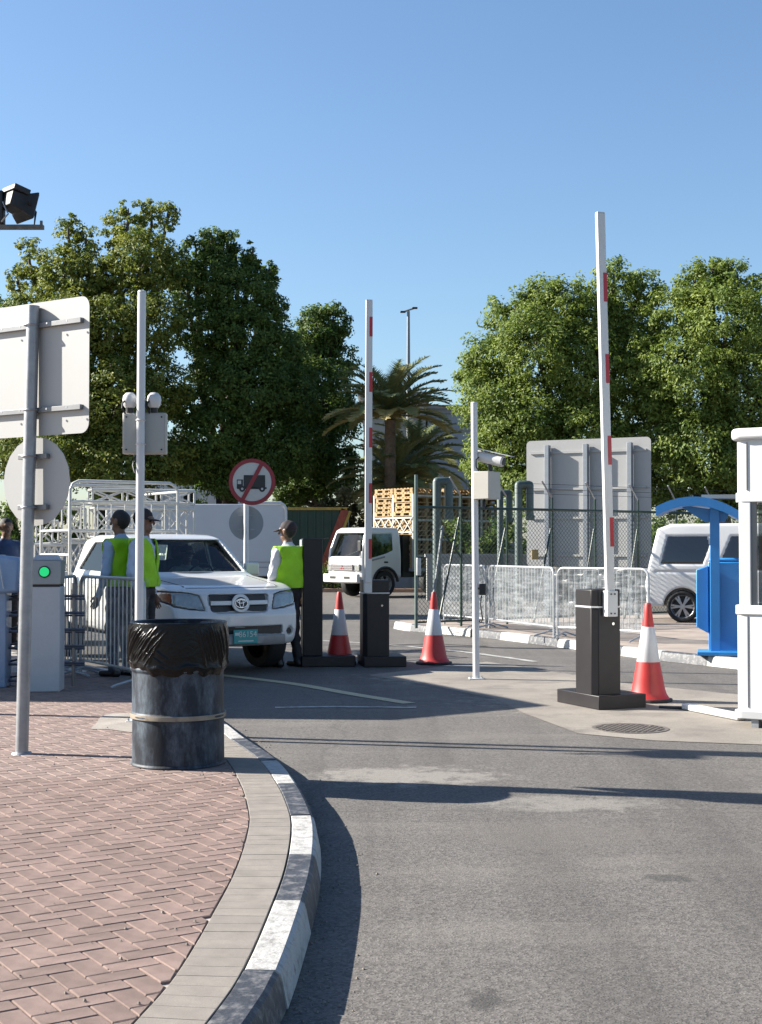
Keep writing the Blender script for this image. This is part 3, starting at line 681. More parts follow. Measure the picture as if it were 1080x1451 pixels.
# ------------------------------------------------------------------ crowd barriers
def barrier(label, a, b, group, feet=True, wrapped=True, mat=None, h=1.06, bars=None):
    a = Vector((a[0], a[1], a[2])); b = Vector((b[0], b[1], a[2])); w = (b-a).length; rz = math.atan2(b.y-a.y, b.x-a.x)
    t = thing('crowd_barrier', label, 'barrier', tuple(a), rz, group); mat = mat or M('barrier_zinc', (.58, .60, .62), .4, .45, var=.1, vs=10)
    z0 = .16; r = .12; pts = []
    for cx, cz, a0 in ((w-r-.02, h-r, 0), (r+.02, h-r, 90)):
        for q in range(0, 91, 15): th = R(a0+q); pts.append((cx+r*math.cos(th), 0, cz+r*math.sin(th)))
    pts = [(w-.02, 0, .03)]+pts+[(.02, 0, .03)]
    MB().tube(pts, .019, 10).build('frame', mat, t)
    MB().cyl((.02, 0, z0), (w-.02, 0, z0), .014, n=8).build('bottom_rail', mat, t)
    n = bars or max(4, int(round(w/.115)))
    bme = None
    for i in range(1, n):
        x = .02+(w-.04)*i/n; dx = min(x, w-x); zt = h-.005 if dx > r+.02 else h-r+math.sqrt(max(0, r*r-(r+.02-dx)**2))
        MB().cyl((x, 0, z0), (x, 0, zt), .0075, n=6).build('bar', mat, t)
    if feet:
        for x in (.16, w-.16): MB().tube([(x, -.28, .012), (x, -.24, .03), (x, 0, .09), (x, .24, .03), (x, .28, .012)], .014, 8).build('foot', mat, t)
        for x in (.02, w-.02): MB().cyl((x, 0, 0), (x, 0, .04), .022, n=8).build('shoe', mat, t)
    if wrapped:
        nx, nz = int(w/.025), 36; xs = np.linspace(-.012, w+.012, nx); zs = np.linspace(z0-.03, h+.012, nz); XX, ZZ = np.meshgrid(xs, zs, indexing='ij')
        ph = random.uniform(0, 9); dis = .012*np.sin(7*XX+11*ZZ+ph)+.008*np.sin(19*XX-23*ZZ+2*ph)+.006*np.sin(31*ZZ+5*np.sin(4*XX+ph))
        for sgn in (-1, 1):
            V = np.stack([XX, sgn*(.026+np.abs(dis)*.8)+0*XX, ZZ], -1).reshape(-1, 3); ii, jj = np.meshgrid(np.arange(nx-1), np.arange(nz-1), indexing='ij'); ii = ii.ravel(); jj = jj.ravel()
            F = np.stack([ii*nz+jj, (ii+1)*nz+jj, (ii+1)*nz+jj+1, ii*nz+jj+1], 1); link('plastic_wrap', raw_mesh('wrap', V, F, wrap), t)
    return t
barrier('crowd barrier wrapped in clear plastic beside the turnstile', G(113, 955, KH), G(205, 976, KH), 'plastic-wrapped crowd barriers')
barrier('narrow bare crowd barrier end between turnstile arms and wrapped barrier', G(84, 962, KH), G(108, 953, KH), 'plastic-wrapped crowd barriers', wrapped=False)
barrier('plastic-wrapped crowd barrier next to the chain-link gate post', G(629, 884, KH), G(689, 890, KH), 'plastic-wrapped crowd barriers')
barrier('plastic-wrapped crowd barrier in the middle of the three by the far kerb', G(693, 890, KH), G(786, 903, KH), 'plastic-wrapped crowd barriers')
barrier('plastic-wrapped crowd barrier behind the charcoal barrier cabinet with the white arm', G(789, 903, KH), G(921, 911, KH), 'plastic-wrapped crowd barriers')

# ------------------------------------------------------------------ lifting barriers
def gate(label, px, py, rz, box, base, top, lean, side, fpx, arm_w=.085, name='boom_barrier', zb=.13):
    p = G(px, py); t = thing(name, label, 'boom barrier', tuple(p), rz, 'raised boom barriers')
    W_, D_ = base                                       # local x to the right from the near corner, y to the back
    MB().box((W_/2, D_/2, zb/2+.003), (W_, D_, zb)).build('base', dark_grey, t, bevel=.008)
    bw, bd, bh, ox, oy = box
    c = MB(); ch = .05; poly = [(ox, oy+ch), (ox+ch, oy), (ox+bw, oy), (ox+bw, oy+bd), (ox, oy+bd)]
    cab = c.prism(poly, zb, zb+bh-.17).build('cabinet', dark_grey, t, bevel=.006)
    MB().prism([(x+.001, y+.001) for x, y in poly], zb+bh-.155, zb+bh).build('cabinet_lid', dark_grey, t, bevel=.01)
    MB().prism([(x+(.004 if x > ox+.1 else -.004), y+(.004 if y > oy+.1 else -.004)) for x, y in poly], zb+bh-.170, zb+bh-.155).build('white_trim', white_paint, t, smooth=0)
    MB().cyl((ox+bw*.72, oy-.001, zb+bh-.32), (ox+bw*.72, oy-.006, zb+bh-.32), .014, n=12).build('lock', chrome, t)
    return t, zb+bh
rg, ht = gate('charcoal boom barrier cabinet in front of the red cone, its striped arm raised', 849, 1007, R(24), (.29, .32, .98, .0, .08), (.52, .74), 0, 0, 0, 0)
def arm(t, x, y, z0, z1, w, d, lean, marks):
    L_ = z1-z0; A_ = Matrix.Translation((x, y, z0)) @ Matrix.Rotation(lean, 4, 'Y')
    def bx(c, s, nm, mat, par, bev=0.):
        mb = MB(); mb.box((A_ @ Vector(c)), s, M4=A_.to_3x3()); return mb.build(nm, mat, par, bevel=bev)
    a = bx((0, 0, L_/2), (w, d, L_), 'arm', white_paint, t, .006)
    for (m0, m1) in marks: bx((w*.27, -.0, (m0+m1)/2), (w*.47, d+.005, m1-m0), 'red_marking', red_tape, a)
    bx((0, 0, L_+.004), (w*.9, d*.9, .008), 'end_cap', white_paint, a)
    return a
z = 0.74
arm(rg, .15, .03, .89, 4.62, .085, .045, R(-1.5), [(z, z+.27) for z in np.arange(.62, 3.6, .76)])
MB().box((.15, .035, .98), (.11, .09, .24)).build('arm_flange', white_paint, rg, bevel=.006)
for dz in (-.09, .09):
    for dx in (-.02, .02): MB().cyl((.15+dx, -.009, .98+dz), (.15+dx, -.016, .98+dz), .008, n=6).build('bolt', dark_metal, rg)
MB().cyl((.15, .04, 1.02), (.15, .10, 1.02), .03, n=16).build('hub', chrome, rg)
lg, ht = gate('dark boom barrier cabinet between two red cones with raised arm', 516, 946, R(9), (.33, .32, .96, .0, .06), (.54, .62), 0, 0, 0, 0)
arm(lg, .055, .03, 1.06, 4.62, .085, .045, R(.2), [(z, z+.25) for z in np.arange(.30, 3.4, .70)])
MB().box((.055, .06, 1.02), (.10, .07, .18)).build('arm_flange', white_paint, lg, bevel=.006)
# tall reader pillar
p = G(433, 946); pl = thing('reader_pillar', 'tall charcoal pillar just behind the man in the high-visibility vest', 'pillar', tuple(p), R(9))
MB().box((.30, .30, .068), (.68, .5, .13)).build('base', dark_grey, pl, bevel=.008)
MB().box((.105, .28, .135+.74), (.25, .30, 1.48)).build('column', dark_grey, pl, bevel=.008)
MB().box((-.025, .30, 1.54), (.02, .2, .12)).build('side_plate', white_metal, pl, bevel=.003)

# ------------------------------------------------------------------ traffic cones
def cone(label, px, py, H=.93, rz=0.):
    t = thing('traffic_cone', label, 'traffic cone', tuple(G(px, py)), rz, 'red and white traffic cones')
    MB().prism([(.235*(math.cos(a+.3927)), .235*math.sin(a+.3927)) for a in np.linspace(0, 2*math.pi, 9)[:-1]], .0, .035).build('base', black_rub, t, bevel=.01)
    r = lambda z: float(np.interp(z, [.03, .045, .075, .12, .405*H, .76*H, H], [.212, .198, .178, .162, .112, .058, .028]))
    MB().lathe([(r(z), z) for z in (.03, .045, .06, .075, .095, .12, .2, .3, .405*H)], 32).build('cone_body', cone_red, t)
    MB().lathe([(r(.405*H)-.001, .405*H), (r(.42*H)+.002, .408*H), (r(.75*H)+.002, .755*H), (r(.76*H)-.001, .76*H)], 28).build('reflective_sleeve', reflect_white, t)
    MB().lathe([(r(.76*H), .76*H), (r(.9*H), .9*H), (.03, H-.012), (.024, H), (.012, H), (.01, H-.02), (0, H-.02)], 28).build('cone_tip', cone_red, t)
    return t
cone('red and white cone between the pillar and the boom barrier cabinet', 481, 941, .93)
cone('red and white cone on sunlit concrete beside the white camera pole', 615, 941, .93, .4)
cone('largest red and white cone, right behind the nearest barrier base', 919, 994, .96, .3)

# white conduit lying on the concrete
p0, p1 = G(972, 1006), G(1052, 1022)
cd_ = thing('white_conduit', 'white conduit pipe lying on the concrete between cone and booth', 'pipe', (p0.x, p0.y, 0))
v = p1-p0; MB().bar((0, 0, .035), (v.x, v.y, .035), .10, .055).build('conduit', white_paint, cd_, bevel=.012)
MB().tube([(-.22, .12, .012), (-.1, .05, .012), (0, 0, .02)], .016, 8).build('black_cable', blackp, cd_)
# ------------------------------------------------------------------ guard booth, ticket kiosk
BO = AT(1043, 1018, 11.55); bt = thing('guard_booth', 'white guard booth with a dark window at the picture edge', 'booth', (BO.x, BO.y, 0), R(-32))
def rrect(x0, y0, x1, y1, r, n=6):
    P = []
    for cx, cy, a0 in ((x1-r, y0+r, -90), (x1-r, y1-r, 0), (x0+r, y1-r, 90), (x0+r, y0+r, 180)):
        for k in range(n+1): a = R(a0+90*k/n); P.append((cx+r*math.cos(a), cy+r*math.sin(a)))
    return P
bw = M('booth_white', (.82, .82, .81), .32, var=.02, coat=.2)
W_, D_ = 1.5, 1.6
MB().prism(rrect(0, 0, W_, D_, .07), .14, .95).build('lower_wall', bw, bt, smooth=30)
MB().prism(rrect(-.014, -.014, W_+.014, D_+.014, .08), .94, 1.02).build('sill_band', bw, bt, smooth=30, bevel=.008)
MB().prism(rrect(.005, .005, W_-.005, D_-.005, .07), 1.93, 2.40).build('upper_wall', bw, bt, smooth=30)
MB().prism(rrect(-.008, -.008, W_+.008, D_+.008, .08), 1.88, 1.96).build('head_band', bw, bt, smooth=30, bevel=.006)
MB().prism(rrect(-.038, -.038, W_+.038, D_+.038, .10), 2.40, 2.50).build('roof_cap', bw, bt, smooth=30, bevel=.03, seg=3)
MB().prism(rrect(-.025, -.025, W_+.025, D_+.025, .09), .075, .145).build('plinth', M('booth_plinth', (.55, .56, .57), .4), bt, smooth=30, bevel=.008)
for x, y in ((.16, .05), (W_-.12, .05), (.16, D_-.12), (W_-.12, D_-.12)): MB().box((x, y, .037), (.06, .10, .074)).build('foot', galv, bt)
MB().box((.085, .022, 1.445), (.10, .05, .87)).build('window_post', bw, bt, bevel=.006)
MB().box((W_-.06, .025, 1.445), (.10, .05, .87)).build('window_post', bw, bt, bevel=.006)
MB().box((.03, D_-.15, 1.445), (.05, .18, .87)).build('window_post', bw, bt, bevel=.006)
wf = MB(); wf.box((.155, .03, 1.445), (.045, .03, .87)).box((W_/2+.04, .03, 1.445), (.04, .03, .87)); wfr = wf.build('window_frame', M('window_alu', (.25, .25, .26), .4, .6), bt)
MB().box((.80, .036, 1.445), (1.22, .010, .86)).build('pane', booth_glass, wfr)
P = [(.09-.07*math.cos(a), .14-.07*math.sin(a)+0) for a in np.linspace(0, math.pi/2, 6)]
cg = MB(); pts = [(.025, .5), (.025, .16)]+[(.025+.10-.10*math.cos(a), .16-.0-.12*math.sin(a)) for a in np.linspace(.2, 1.2, 5)]
cg.add([(x, y, 1.02) for x, y in pts]+[(x, y, 1.88) for x, y in pts], [(i, i+1, len(pts)+i+1, len(pts)+i) for i in range(len(pts)-1)]).build('corner_pane', booth_glass, bt)
for x in (.105, .95): MB().box((x, -.002, .55), (.006, .008, .76)).build('panel_seam', M('seam_grey', (.25, .25, .26), .6), bt)
MB().box((.105, .002, 2.18), (.006, .012, .40)).build('panel_seam', MATS['seam_grey'], bt)
MB().box((.75, .8, 1.5), (1.0, .9, .04)).build('desk', blackp, bt)

blue = M('kiosk_blue', (.04, .33, .80), .42, var=.06, vs=3, dirt=(.08, .30, .62), damt=.25, ds=4, coat=.2)
kb = AT(1018, 926, 17.6); kz = KH-.004
ki = thing('ticket_kiosk', 'bright blue ticket machine under a curved blue canopy on a post', 'kiosk', (kb.x, kb.y, kz), R(-14))
MB().box((.14, .22, .61), (.52, .38, 1.16)).build('cabinet', blue, ki, bevel=.012)
MB().box((.14, .22, 1.215), (.50, .36, .05)).build('cabinet_top', blue, ki, bevel=.02)
MB().slab([(-.27, -.02, .36), (-.12, -.02, .28), (-.12, -.02, 1.14), (-.27, -.02, 1.09), (-.27, -.02, .45)][:4], (0, .40, 0)).build('side_box', blue, ki, bevel=.01)
MB().box((.02, .0, .035), (.56, .5, .05)).build('base_plate', blue, ki, bevel=.006)
MB().box((-.035, -.065, 1.0), (.12, .07, 1.92)).build('post', blue, ki, bevel=.006)
n = 18; cv = []
for k in range(n+1):
    u = -.76+1.06*k/n; z = 2.02-.58*(u+.30)**2
    cv += [(u, -.30, z), (u, .55, z), (u, .55, z-.115), (u, -.30, z-.115)]
cb = MB().add(cv, [(k*4+j, k*4+(j+1) % 4, (k+1)*4+(j+1) % 4, (k+1)*4+j) for k in range(n) for j in range(4)]+[(0, 1, 2, 3), tuple(range(n*4, n*4+4))]); cb.build('canopy', blue, ki, smooth=30)
MB().slab([(-.50, -.02, 1.93), (.16, -.02, 1.83), (.09, -.02, 1.70), (-.15, -.02, 1.70)], (0, .05, 0)).build('canopy_bracket', blue, ki)
MB().box((.05, .20, 2.03), (.50, .30, .05)).build('canopy_light_tray', M('cream_tray', (.6, .56, .48), .6), ki)

# ------------------------------------------------------------------ chain-link fence with gate
F0 = Vector((.60, 23.5)); F1 = Vector((8.6, 29.4)); fd = (F1-F0); FL = fd.length; fd.normalize(); frz = math.atan2(fd.y, fd.x)
fz = KH-.004
fe = thing('chain_link_fence', 'green chain-link fence with slanting braces and barbed wire', 'fence', (F0.x, F0.y, fz), frz)
FH = 2.07
MB().cyl((0, 0, 0), (0, 0, 2.62), .03, n=10).build('gate_post', M('post_grey_green', (.14, .20, .18), .5, .2, var=.2), fe)
MB().box((.02, -.04, 1.05), (.08, .05, .30)).build('gate_latch', galv, fe, bevel=.006)
MB().cyl((0, 0, FH), (FL, 0, FH), .024, n=8).build('top_rail', green_paint, fe)
MB().cyl((0, 0, .10), (FL, 0, .10), .018, n=8).build('bottom_rail', green_paint, fe)
def fence_x(px):                                         # where the fence line meets the view ray of a column
    u = (px-540)/FPX; t = (F0.x-u*F0.y)/(u*fd.y-fd.x); return t
pxs = [655, 720, 784, 845, 906, 960, 1012]
for i, px in enumerate(pxs):
    x = fence_x(px)
    if x > FL: continue
    MB().cyl((x, .03, 0), (x, .03, 2.30), .022, n=8).build('post', green_paint, fe)
    if i < 5: MB().cyl((x-.1, -.04, 1.72 if i else 1.9), (x-.95, -.5, .05), .02, n=8).build('brace', green_paint, fe)
    arm_ = MB().cyl((x, .03, 2.28), (x-.30, -.02, 2.60), .016, n=6).build('barbed_wire_arm', galv, fe)
MB().cyl((.55, -.04, 1.75), (.02, -.35, .08), .024, n=8).build('brace', M('brace_grey', (.22, .24, .24), .5, .3), fe)
MB().cyl((.5, -.04, 1.7), (1.0, .0, 1.2), .02, n=8).build('brace', green_paint, fe)
for k in range(3): MB().cyl((fence_x(720), .02-.02*k, 2.36+.09*k), (FL, .02-.02*k, 2.36+.09*k), .0035, n=4).build('barbed_wire', dark_metal, fe)
mb = MB(); sp_ = .085; z0, z1 = .10, FH; Hh = z1-z0
x = -Hh
while x < FL:
    for sg in (1, -1):
        xa, xb = (x, x+Hh) if sg > 0 else (x+Hh, x); za, zb_ = z0, z1
        if xa < 0: za = z0+(0-xa)/(xb-xa)*Hh; xa = 0
        if xb < 0: zb_ = z0+Hh*(0-xa)/(xb-xa) if xb != xa else z1; xb = 0
        if xa > FL: za = z0+(FL-xa)/(xb-xa)*Hh; xa = FL
        if xb > FL: zb_ = za+(zb_-za)*(FL-xa)/(xb-xa); xb = FL
        if abs(xa-xb) > .01: mb.tube([(xa, .004*sg, za), (xb, .004*sg, zb_)], .0042, 3, caps=False)
    x += sp_
setp(mb.build('chain_link_mesh', M('mesh_wire', (.05, .075, .06), .5, .3), fe, smooth=0), kind='stuff')
MB().box((fence_x(755), -.05, 1.25), (.16, .03, .18)).build('brass_plate', M('brass_plate', (.42, .30, .12), .5, .3, var=.2), fe)

# thick green crook-shaped pipes behind the fence
def crook(label, px, d, ptop):
    b = AT(px, 776, d); t = thing('pipe_portal', label, 'pipe post', (b.x, b.y, 0), R(12), 'green crook-topped pipe posts')
    top = AT(px, ptop, d).z-.075; w = .235
    path = [(0, 0, 0), (0, 0, top-.01), (.003, 0, top-.003), (.01, 0, top), (w-.01, 0, top), (w-.003, 0, top-.003), (w, 0, top-.01), (w, 0, top-.62)]
    MB().tube(path, .076, 16).build('pipe', green_pipe, t, smooth=50)
    MB().box((w, -.02, top-.66), (.16, .10, .10)).build('hinge_bracket', green_pipe, t, bevel=.01)
    return t
crook('thick green crook-shaped pipe post next to the pallet truck', 619, 25.6, 676)
crook('thick green crook-shaped pipe post beside the large blank sign board', 735, 27.2, 681)

crook('distant pale crook-shaped pipe post just beyond the camera cabinet', 709, 33.0, 694)

# large sign seen from behind
SB = AT(833, 776, 30.5); sb = thing('road_sign_board', 'large pale sign board seen from behind on three steel posts', 'sign', (SB.x, SB.y, 0), R(-27))
s0 = AT(833, 622, 30.5).z; s1 = AT(833, 803, 30.5).z; hw = 82/FPX*30.5/math.cos(R(27))
P = rrect(-hw, s1, hw, s0, .10)
MB().slab([(x, 0, z) for x, z in P], (0, .006, 0)).build('board', sign_back, sb, smooth=0)
for x in (-.90, 0.0, 1.0): MB().box((x, -.10, s0/2-.06), (.10, .15, s0-.12)).build('post', M('post_blue_grey', (.34, .37, .41), .5, .3, var=.08), sb, bevel=.004)
for z in (s0-.28, s0-1.1, s0-1.75, s1+.25): MB().box((0, -.018, z), (2*hw-.2, .03, .05)).build('rail', sign_back, sb)

# no-trucks sign
nd = 21.5; nb = AT(349, 776, nd); ns = thing('no_trucks_sign', 'round red-ringed no trucks sign on a white pole behind the pickup', 'sign', (nb.x, nb.y, 0), R(6))
zc = AT(357, 683, nd).z; cx = 8/FPX*nd; Rr = 33/FPX*nd
MB().cyl((0, .03, 0), (0, .03, zc+.25), .042, n=14).build('pole', white_metal, ns)
fcw = M('sign_white_face', (.66, .65, .62), .45, var=.03)
MB().disc((cx, -.04, zc), Rr, (0, -1, 0), .006).build('face', fcw, ns, smooth=0)
MB().disc((cx, -.047, zc), Rr, (0, -1, 0), .004, r_in=Rr*.83).build('red_ring', M('sign_red', (.34, .02, .035), .45), ns, smooth=0)
sg_black = M('sign_black', (.016, .017, .022), .45)
u = Rr
tk = MB().box((cx+.10*u, -.049, zc-.02*u+.03*u), (.92*u, .004, .56*u)); tk.box((cx-.52*u, -.049, zc-.10*u), (.26*u, .004, .40*u)); tk.box((cx, -.049, zc-.265*u), (1.25*u, .004, .08*u))
tko = tk.build('truck_symbol', sg_black, ns, smooth=0)
for q in (-.42, .43): MB().disc((cx+q*u, -.0515, zc-.30*u), .13*u, (0, -1, 0), .004, 20).build('wheel_symbol', sg_black, tko); MB().disc((cx+q*u, -.056, zc-.30*u), .05*u, (0, -1, 0), .002, 16).build('wheel_hub_symbol', fcw, tko)
MB().box((cx-.54*u, -.0535, zc-.02*u), (.15*u, .003, .15*u)).build('cab_window_symbol', fcw, tko)
th = R(62); MB().bar((cx-math.cos(th)*u*.86, -.0575, zc-math.sin(th)*u*.86), (cx+math.cos(th)*u*.86, -.0575, zc+math.sin(th)*u*.86), .004, .17*u, up=(-math.sin(th), 0, math.cos(th))).build('red_slash', MATS['sign_red'], ns, smooth=0)
z2 = AT(349, 741, nd).z
dd = MB().disc((0, .085, z2), .27, (0, 1, 0), .005).build('rear_disc', M('disc_back_grey', (.34, .36, .39), .5, .2), ns, smooth=0)
for q in (-.10, .12): MB().box((0, .078, z2+q), (.26, .012, .02)).build('rail', galv, dd)

# ------------------------------------------------------------------ turnstiles
def turnstile(label, px, py, green, wrapm, group='waist-high turnstile units'):
    b = G(px, py, KH); t = thing('turnstile', label, 'turnstile', tuple(b), R(4), group)
    MB().box((0, .14, .50), (.30, .28, 1.0)).build('pedestal', wrapm, t, bevel=.012)
    MB().box((0, .14, 1.0), (.285, .27, .035)).build('shadow_gap', dark_metal, t)
    hd = MB().slab([(-.15, -.01, 1.02), (.15, -.01, 1.02), (.15, .02, 1.25), (-.15, .02, 1.25)], (0, .27, 0)).build('head_panel', M('brushed_steel', (.42, .41, .40), .4, .5, var=.05), t, bevel=.006)
    MB().slab([(-.13, .03, 1.25), (.13, .03, 1.25), (.09, .06, 1.30), (-.09, .06, 1.30)], (0, .2, 0)).build('lid', M('lid_blue_grey', (.45, .5, .58), .3), t, bevel=.01)
    if green:
        MB().disc((.0, .0, 1.14), .057, (0, -1, .12), .006, 24).build('lamp_bezel', blackp, hd)
        g = bpy.data.materials.new('green_lamp'); g.use_nodes = True; p_ = g.node_tree.nodes['Principled BSDF']; p_.inputs['Base Color'].default_value = (.01, .35, .10, 1); p_.inputs['Emission Color'].default_value = (.01, .5, .14, 1); p_.inputs['Emission Strength'].default_value = .35; p_.inputs['Roughness'].default_value = .3
        MB().disc((.0, -.0065, 1.14), .045, (0, -1, .12), .006, 24).build('green_lamp', g, hd)
    return t
film = M('dusty_film', (.55, .58, .62), .42, var=.05, vs=5, bump=.5, bs=7)
turnstile('white film-wrapped turnstile pedestal with a green light', 62, 981, True, film)
bluefilm = M('blue_film', (.30, .42, .62), .3, var=.12, vs=5, bump=.6, bs=9)
t2 = turnstile('turnstile covered in blue film at the picture edge beside the signpost', -14, 975, False, bluefilm)
MB().slab([(.0, -.05, .92), (.27, -.06, .93), (.28, -.02, 1.27), (.0, .0, 1.30)], (0, .33, 0)).build('film_cover', bluefilm, t2, bevel=.03)
MB().bar((.09, -.07, 1.24), (.14, -.075, .97), .03, .006).build('white_strap', white_paint, t2)
bar_m = M('rotor_steel', (.22, .22, .24), .35, .7)
rt = thing('turnstile_rotor', 'comb of horizontal steel bars joining the lit turnstile and the crowd barrier', 'turnstile', tuple(G(62, 975, KH)), R(4), 'turnstile bar combs')
for k in range(5):
    MB().cyl((.15, .16, .23+.165*k), (.37, .16, .23+.165*k), .014, n=8).build('bar', bar_m, rt)
    MB().cyl((.15, .24, .20+.165*k), (.36, .24, .20+.165*k), .010, n=8).build('bar', bar_m, rt)
MB().cyl((.255, .20, 0), (.255, .20, 1.02), .018, n=8).build('upright', bar_m, rt)
rt2 = thing('turnstile_rotor', 'comb of horizontal steel bars running off the picture edge behind the signpost', 'turnstile', tuple(G(25, 975, KH)), R(4), 'turnstile bar combs')
for k in range(6):
    MB().cyl((-.40, .16, .06+.16*k), (-.02, .16, .06+.16*k), .014, n=8).build('bar', bar_m, rt2)
    MB().cyl((-.40, .34, .02+.16*k), (-.04, .24, .10+.16*k), .010, n=8).build('bar', bar_m, rt2)
MB().box((-.01, .2, .5), (.05, .08, 1.0)).build('upright', bar_m, rt2)

# ------------------------------------------------------------------ wheels
def wheel(parent, x, y, z, r, w, side, rim_mat=alloy, rf=.66, spokes=5, steer=0.):
    t = MB(); prof = []
    for k in range(13):
        a = math.pi*k/12; prof.append((r-.035+.035*abs(math.sin(a))**.5 if 0 < k < 12 else r-.05, -w/2*math.cos(a)))
    prof = [(r*rf, -w/2+.01)]+prof+[(r*rf, w/2-.01)]
    R2 = Matrix.Translation((x, y, z)) @ Matrix.Rotation(steer, 4, 'Z') @ Matrix.Rotation(math.pi/2, 4, 'X')
    t.lathe(prof, 36, caps=False); t.v = [tuple(R2 @ Vector(p)) for p in t.v]
    wh = t.build('wheel', tyre, parent, smooth=50)
    m = MB(); o = .02-w/2 if side > 0 else w/2-.02            # local z after rotation points to -y
    sgn = -1 if side > 0 else 1
    m.lathe([(r*rf+.004, sgn*(w/2-.012)), (r*rf-.015, sgn*(w/2-.03)), (r*rf-.03, sgn*(w/2-.09))], 36, caps=False)
    for k in range(spokes):
        a = 2*math.pi*k/spokes
        for da in (-.13, .13):
            m.bar((r*.10*math.cos(a), r*.10*math.sin(a), sgn*(w/2-.03)), (r*(rf-.03)*math.cos(a+da), r*(rf-.03)*math.sin(a+da), sgn*(w/2-.035)), .035, .02)
    m.cyl((0, 0, sgn*(w/2-.06)), (0, 0, sgn*(w/2-.018)), r*.16, n=16)
    m.v = [tuple(R2 @ Vector(p)) for p in m.v]; m.build('rim', rim_mat, wh)
    m = MB().cyl((0, 0, sgn*(w/2-.10)), (0, 0, sgn*(w/2-.09)), r*rf-.03, n=24); m.v = [tuple(R2 @ Vector(p)) for p in m.v]; m.build('brake_disc', dark_metal, wh)
    return wh

# ------------------------------------------------------------------ pickup truck
HX = thing('pickup_truck', 'white double-cab pickup truck facing the camera with a green number plate', 'pickup truck', (-1.63, 16.2, 0), R(-58))
h = .0135; lo = (-5.15, -.97, .28); X, Y, Z = axes(lo, (.06, .97, 1.74), h); aY = np.abs(Y)
prof = [(.1, .33), (.1, 1.02), (-.15, 1.035), (-.6, 1.075), (-1.35, 1.15), (-3.55, 1.12), (-5.06, 1.10), (-5.06, .62), (-4.6, .50), (-.5, .36)]
body = poly2(X[:, 0, :], Z[0], prof)[:, None, :]
fx = np.interp(Z.ravel(), [.28, .34, .42, .52, .70, .745, .80, .95, 1.0, 1.06], [-.10, -.05, -.015, 0, 0, -.02, -.055, -.09, -.15, -.30]).astype(np.float32)[None, None, :]
front = X-fx+.20*aY**2.2
Wd = .872-.11*np.clip((X+.9)/.9, 0, 1)**2.5-.05*np.clip((Z-.80)/.35, 0, 1)**2-.05*np.clip((.60-Z)/.3, 0, 1)**2
for ax_ in (-.88, -3.95): Wd = Wd+.034*np.exp(-((X-ax_)**2+(Z-.50)**2)/.33**2)
body = smax(smax(body, aY-Wd, .07), front, .05)
rr_ = np.sqrt
for ax_ in (-.88, -3.95): body = np.maximum(body, -np.maximum(np.sqrt((X-ax_)**2+(Z-.36)**2)-.43, .48-aY))
body = np.maximum(body, -rbox(X, Y, Z, (-4.38, 0, 1.2), (.62, .70, .42), .03))
cab = poly2(X[:, 0, :], Z[0], [(-1.22, 1.0), (-1.33, 1.12), (-1.98, 1.59), (-2.25, 1.65), (-3.15, 1.645), (-3.42, 1.58), (-3.60, 1.05)])[:, None, :]-.03
cab = smax(cab, aY-(.815-.26*(Z-1.1)-.05*np.clip((Z-1.5)/.2, 0, 1)**2-.04*np.clip((X+1.9)/.7, 0, 1)**2), .06)
cab = smax(cab, Z-(1.70-.07*aY**2), .04)
inner = cab+.045
f = smin(body, cab, .05)
f = np.maximum(f, -np.maximum(inner, 1.20-Z)); f = np.maximum(f, -rbox(X, Y, Z, (-2.5, 0, .95), (.92, .68, .42), .05))
wsc = np.maximum(np.maximum(1.195-Z, Z-1.60), np.maximum(aY-(.725-.28*(Z-1.15)), -(X+2.12))); f = np.maximum(f, -wsc)
sw = []
for pts in ([(-1.72, 1.20), (-2.10, 1.54), (-2.46, 1.565), (-2.46, 1.20)], [(-2.54, 1.20), (-2.54, 1.565), (-3.05, 1.555), (-3.38, 1.22)]):
    w_ = poly2(X[:, 0, :], Z[0], pts)[:, None, :]-.012; f = np.maximum(f, -np.maximum(w_, .45-aY))
f = np.maximum(f, -np.maximum(np.maximum(1.24-Z, Z-1.54), np.maximum(aY-.52, X+3.2)))
hl = poly2(np.abs(Y[0]), Z[0], [(.43, .765), (.49, .945), (.62, .975), (.86, .99), (.90, .93), (.78, .81), (.60, .775)])[None]
hl = np.maximum(hl, -(X+.62))
f0 = f.copy()
f = np.maximum(f, -np.maximum(hl, -(f0+.03)*0-1))                       # lamp seats
f = np.where(hl < .004, np.maximum(f, f0+.020), f)
gr = poly2(Y[0], Z[0], [(-.37, .955), (.37, .955), (.40, .93), (.36, .755), (.31, .735), (-.31, .735), (-.36, .755), (-.40, .93)])[None]
f = np.where((gr < 0) & (X > -.35), np.maximum(f, f0+.05), f)
lo_op = np.maximum(aY-.56, np.abs(Z-.525)-.05); f = np.where((lo_op < 0) & (X > -.3), np.maximum(f, f0+.06), f)
fg = np.sqrt((aY-.68)**2+((Z-.50)*.8)**2)-.045; f = np.where((fg < 0) & (X > -.5), np.maximum(f, f0+.03), f)
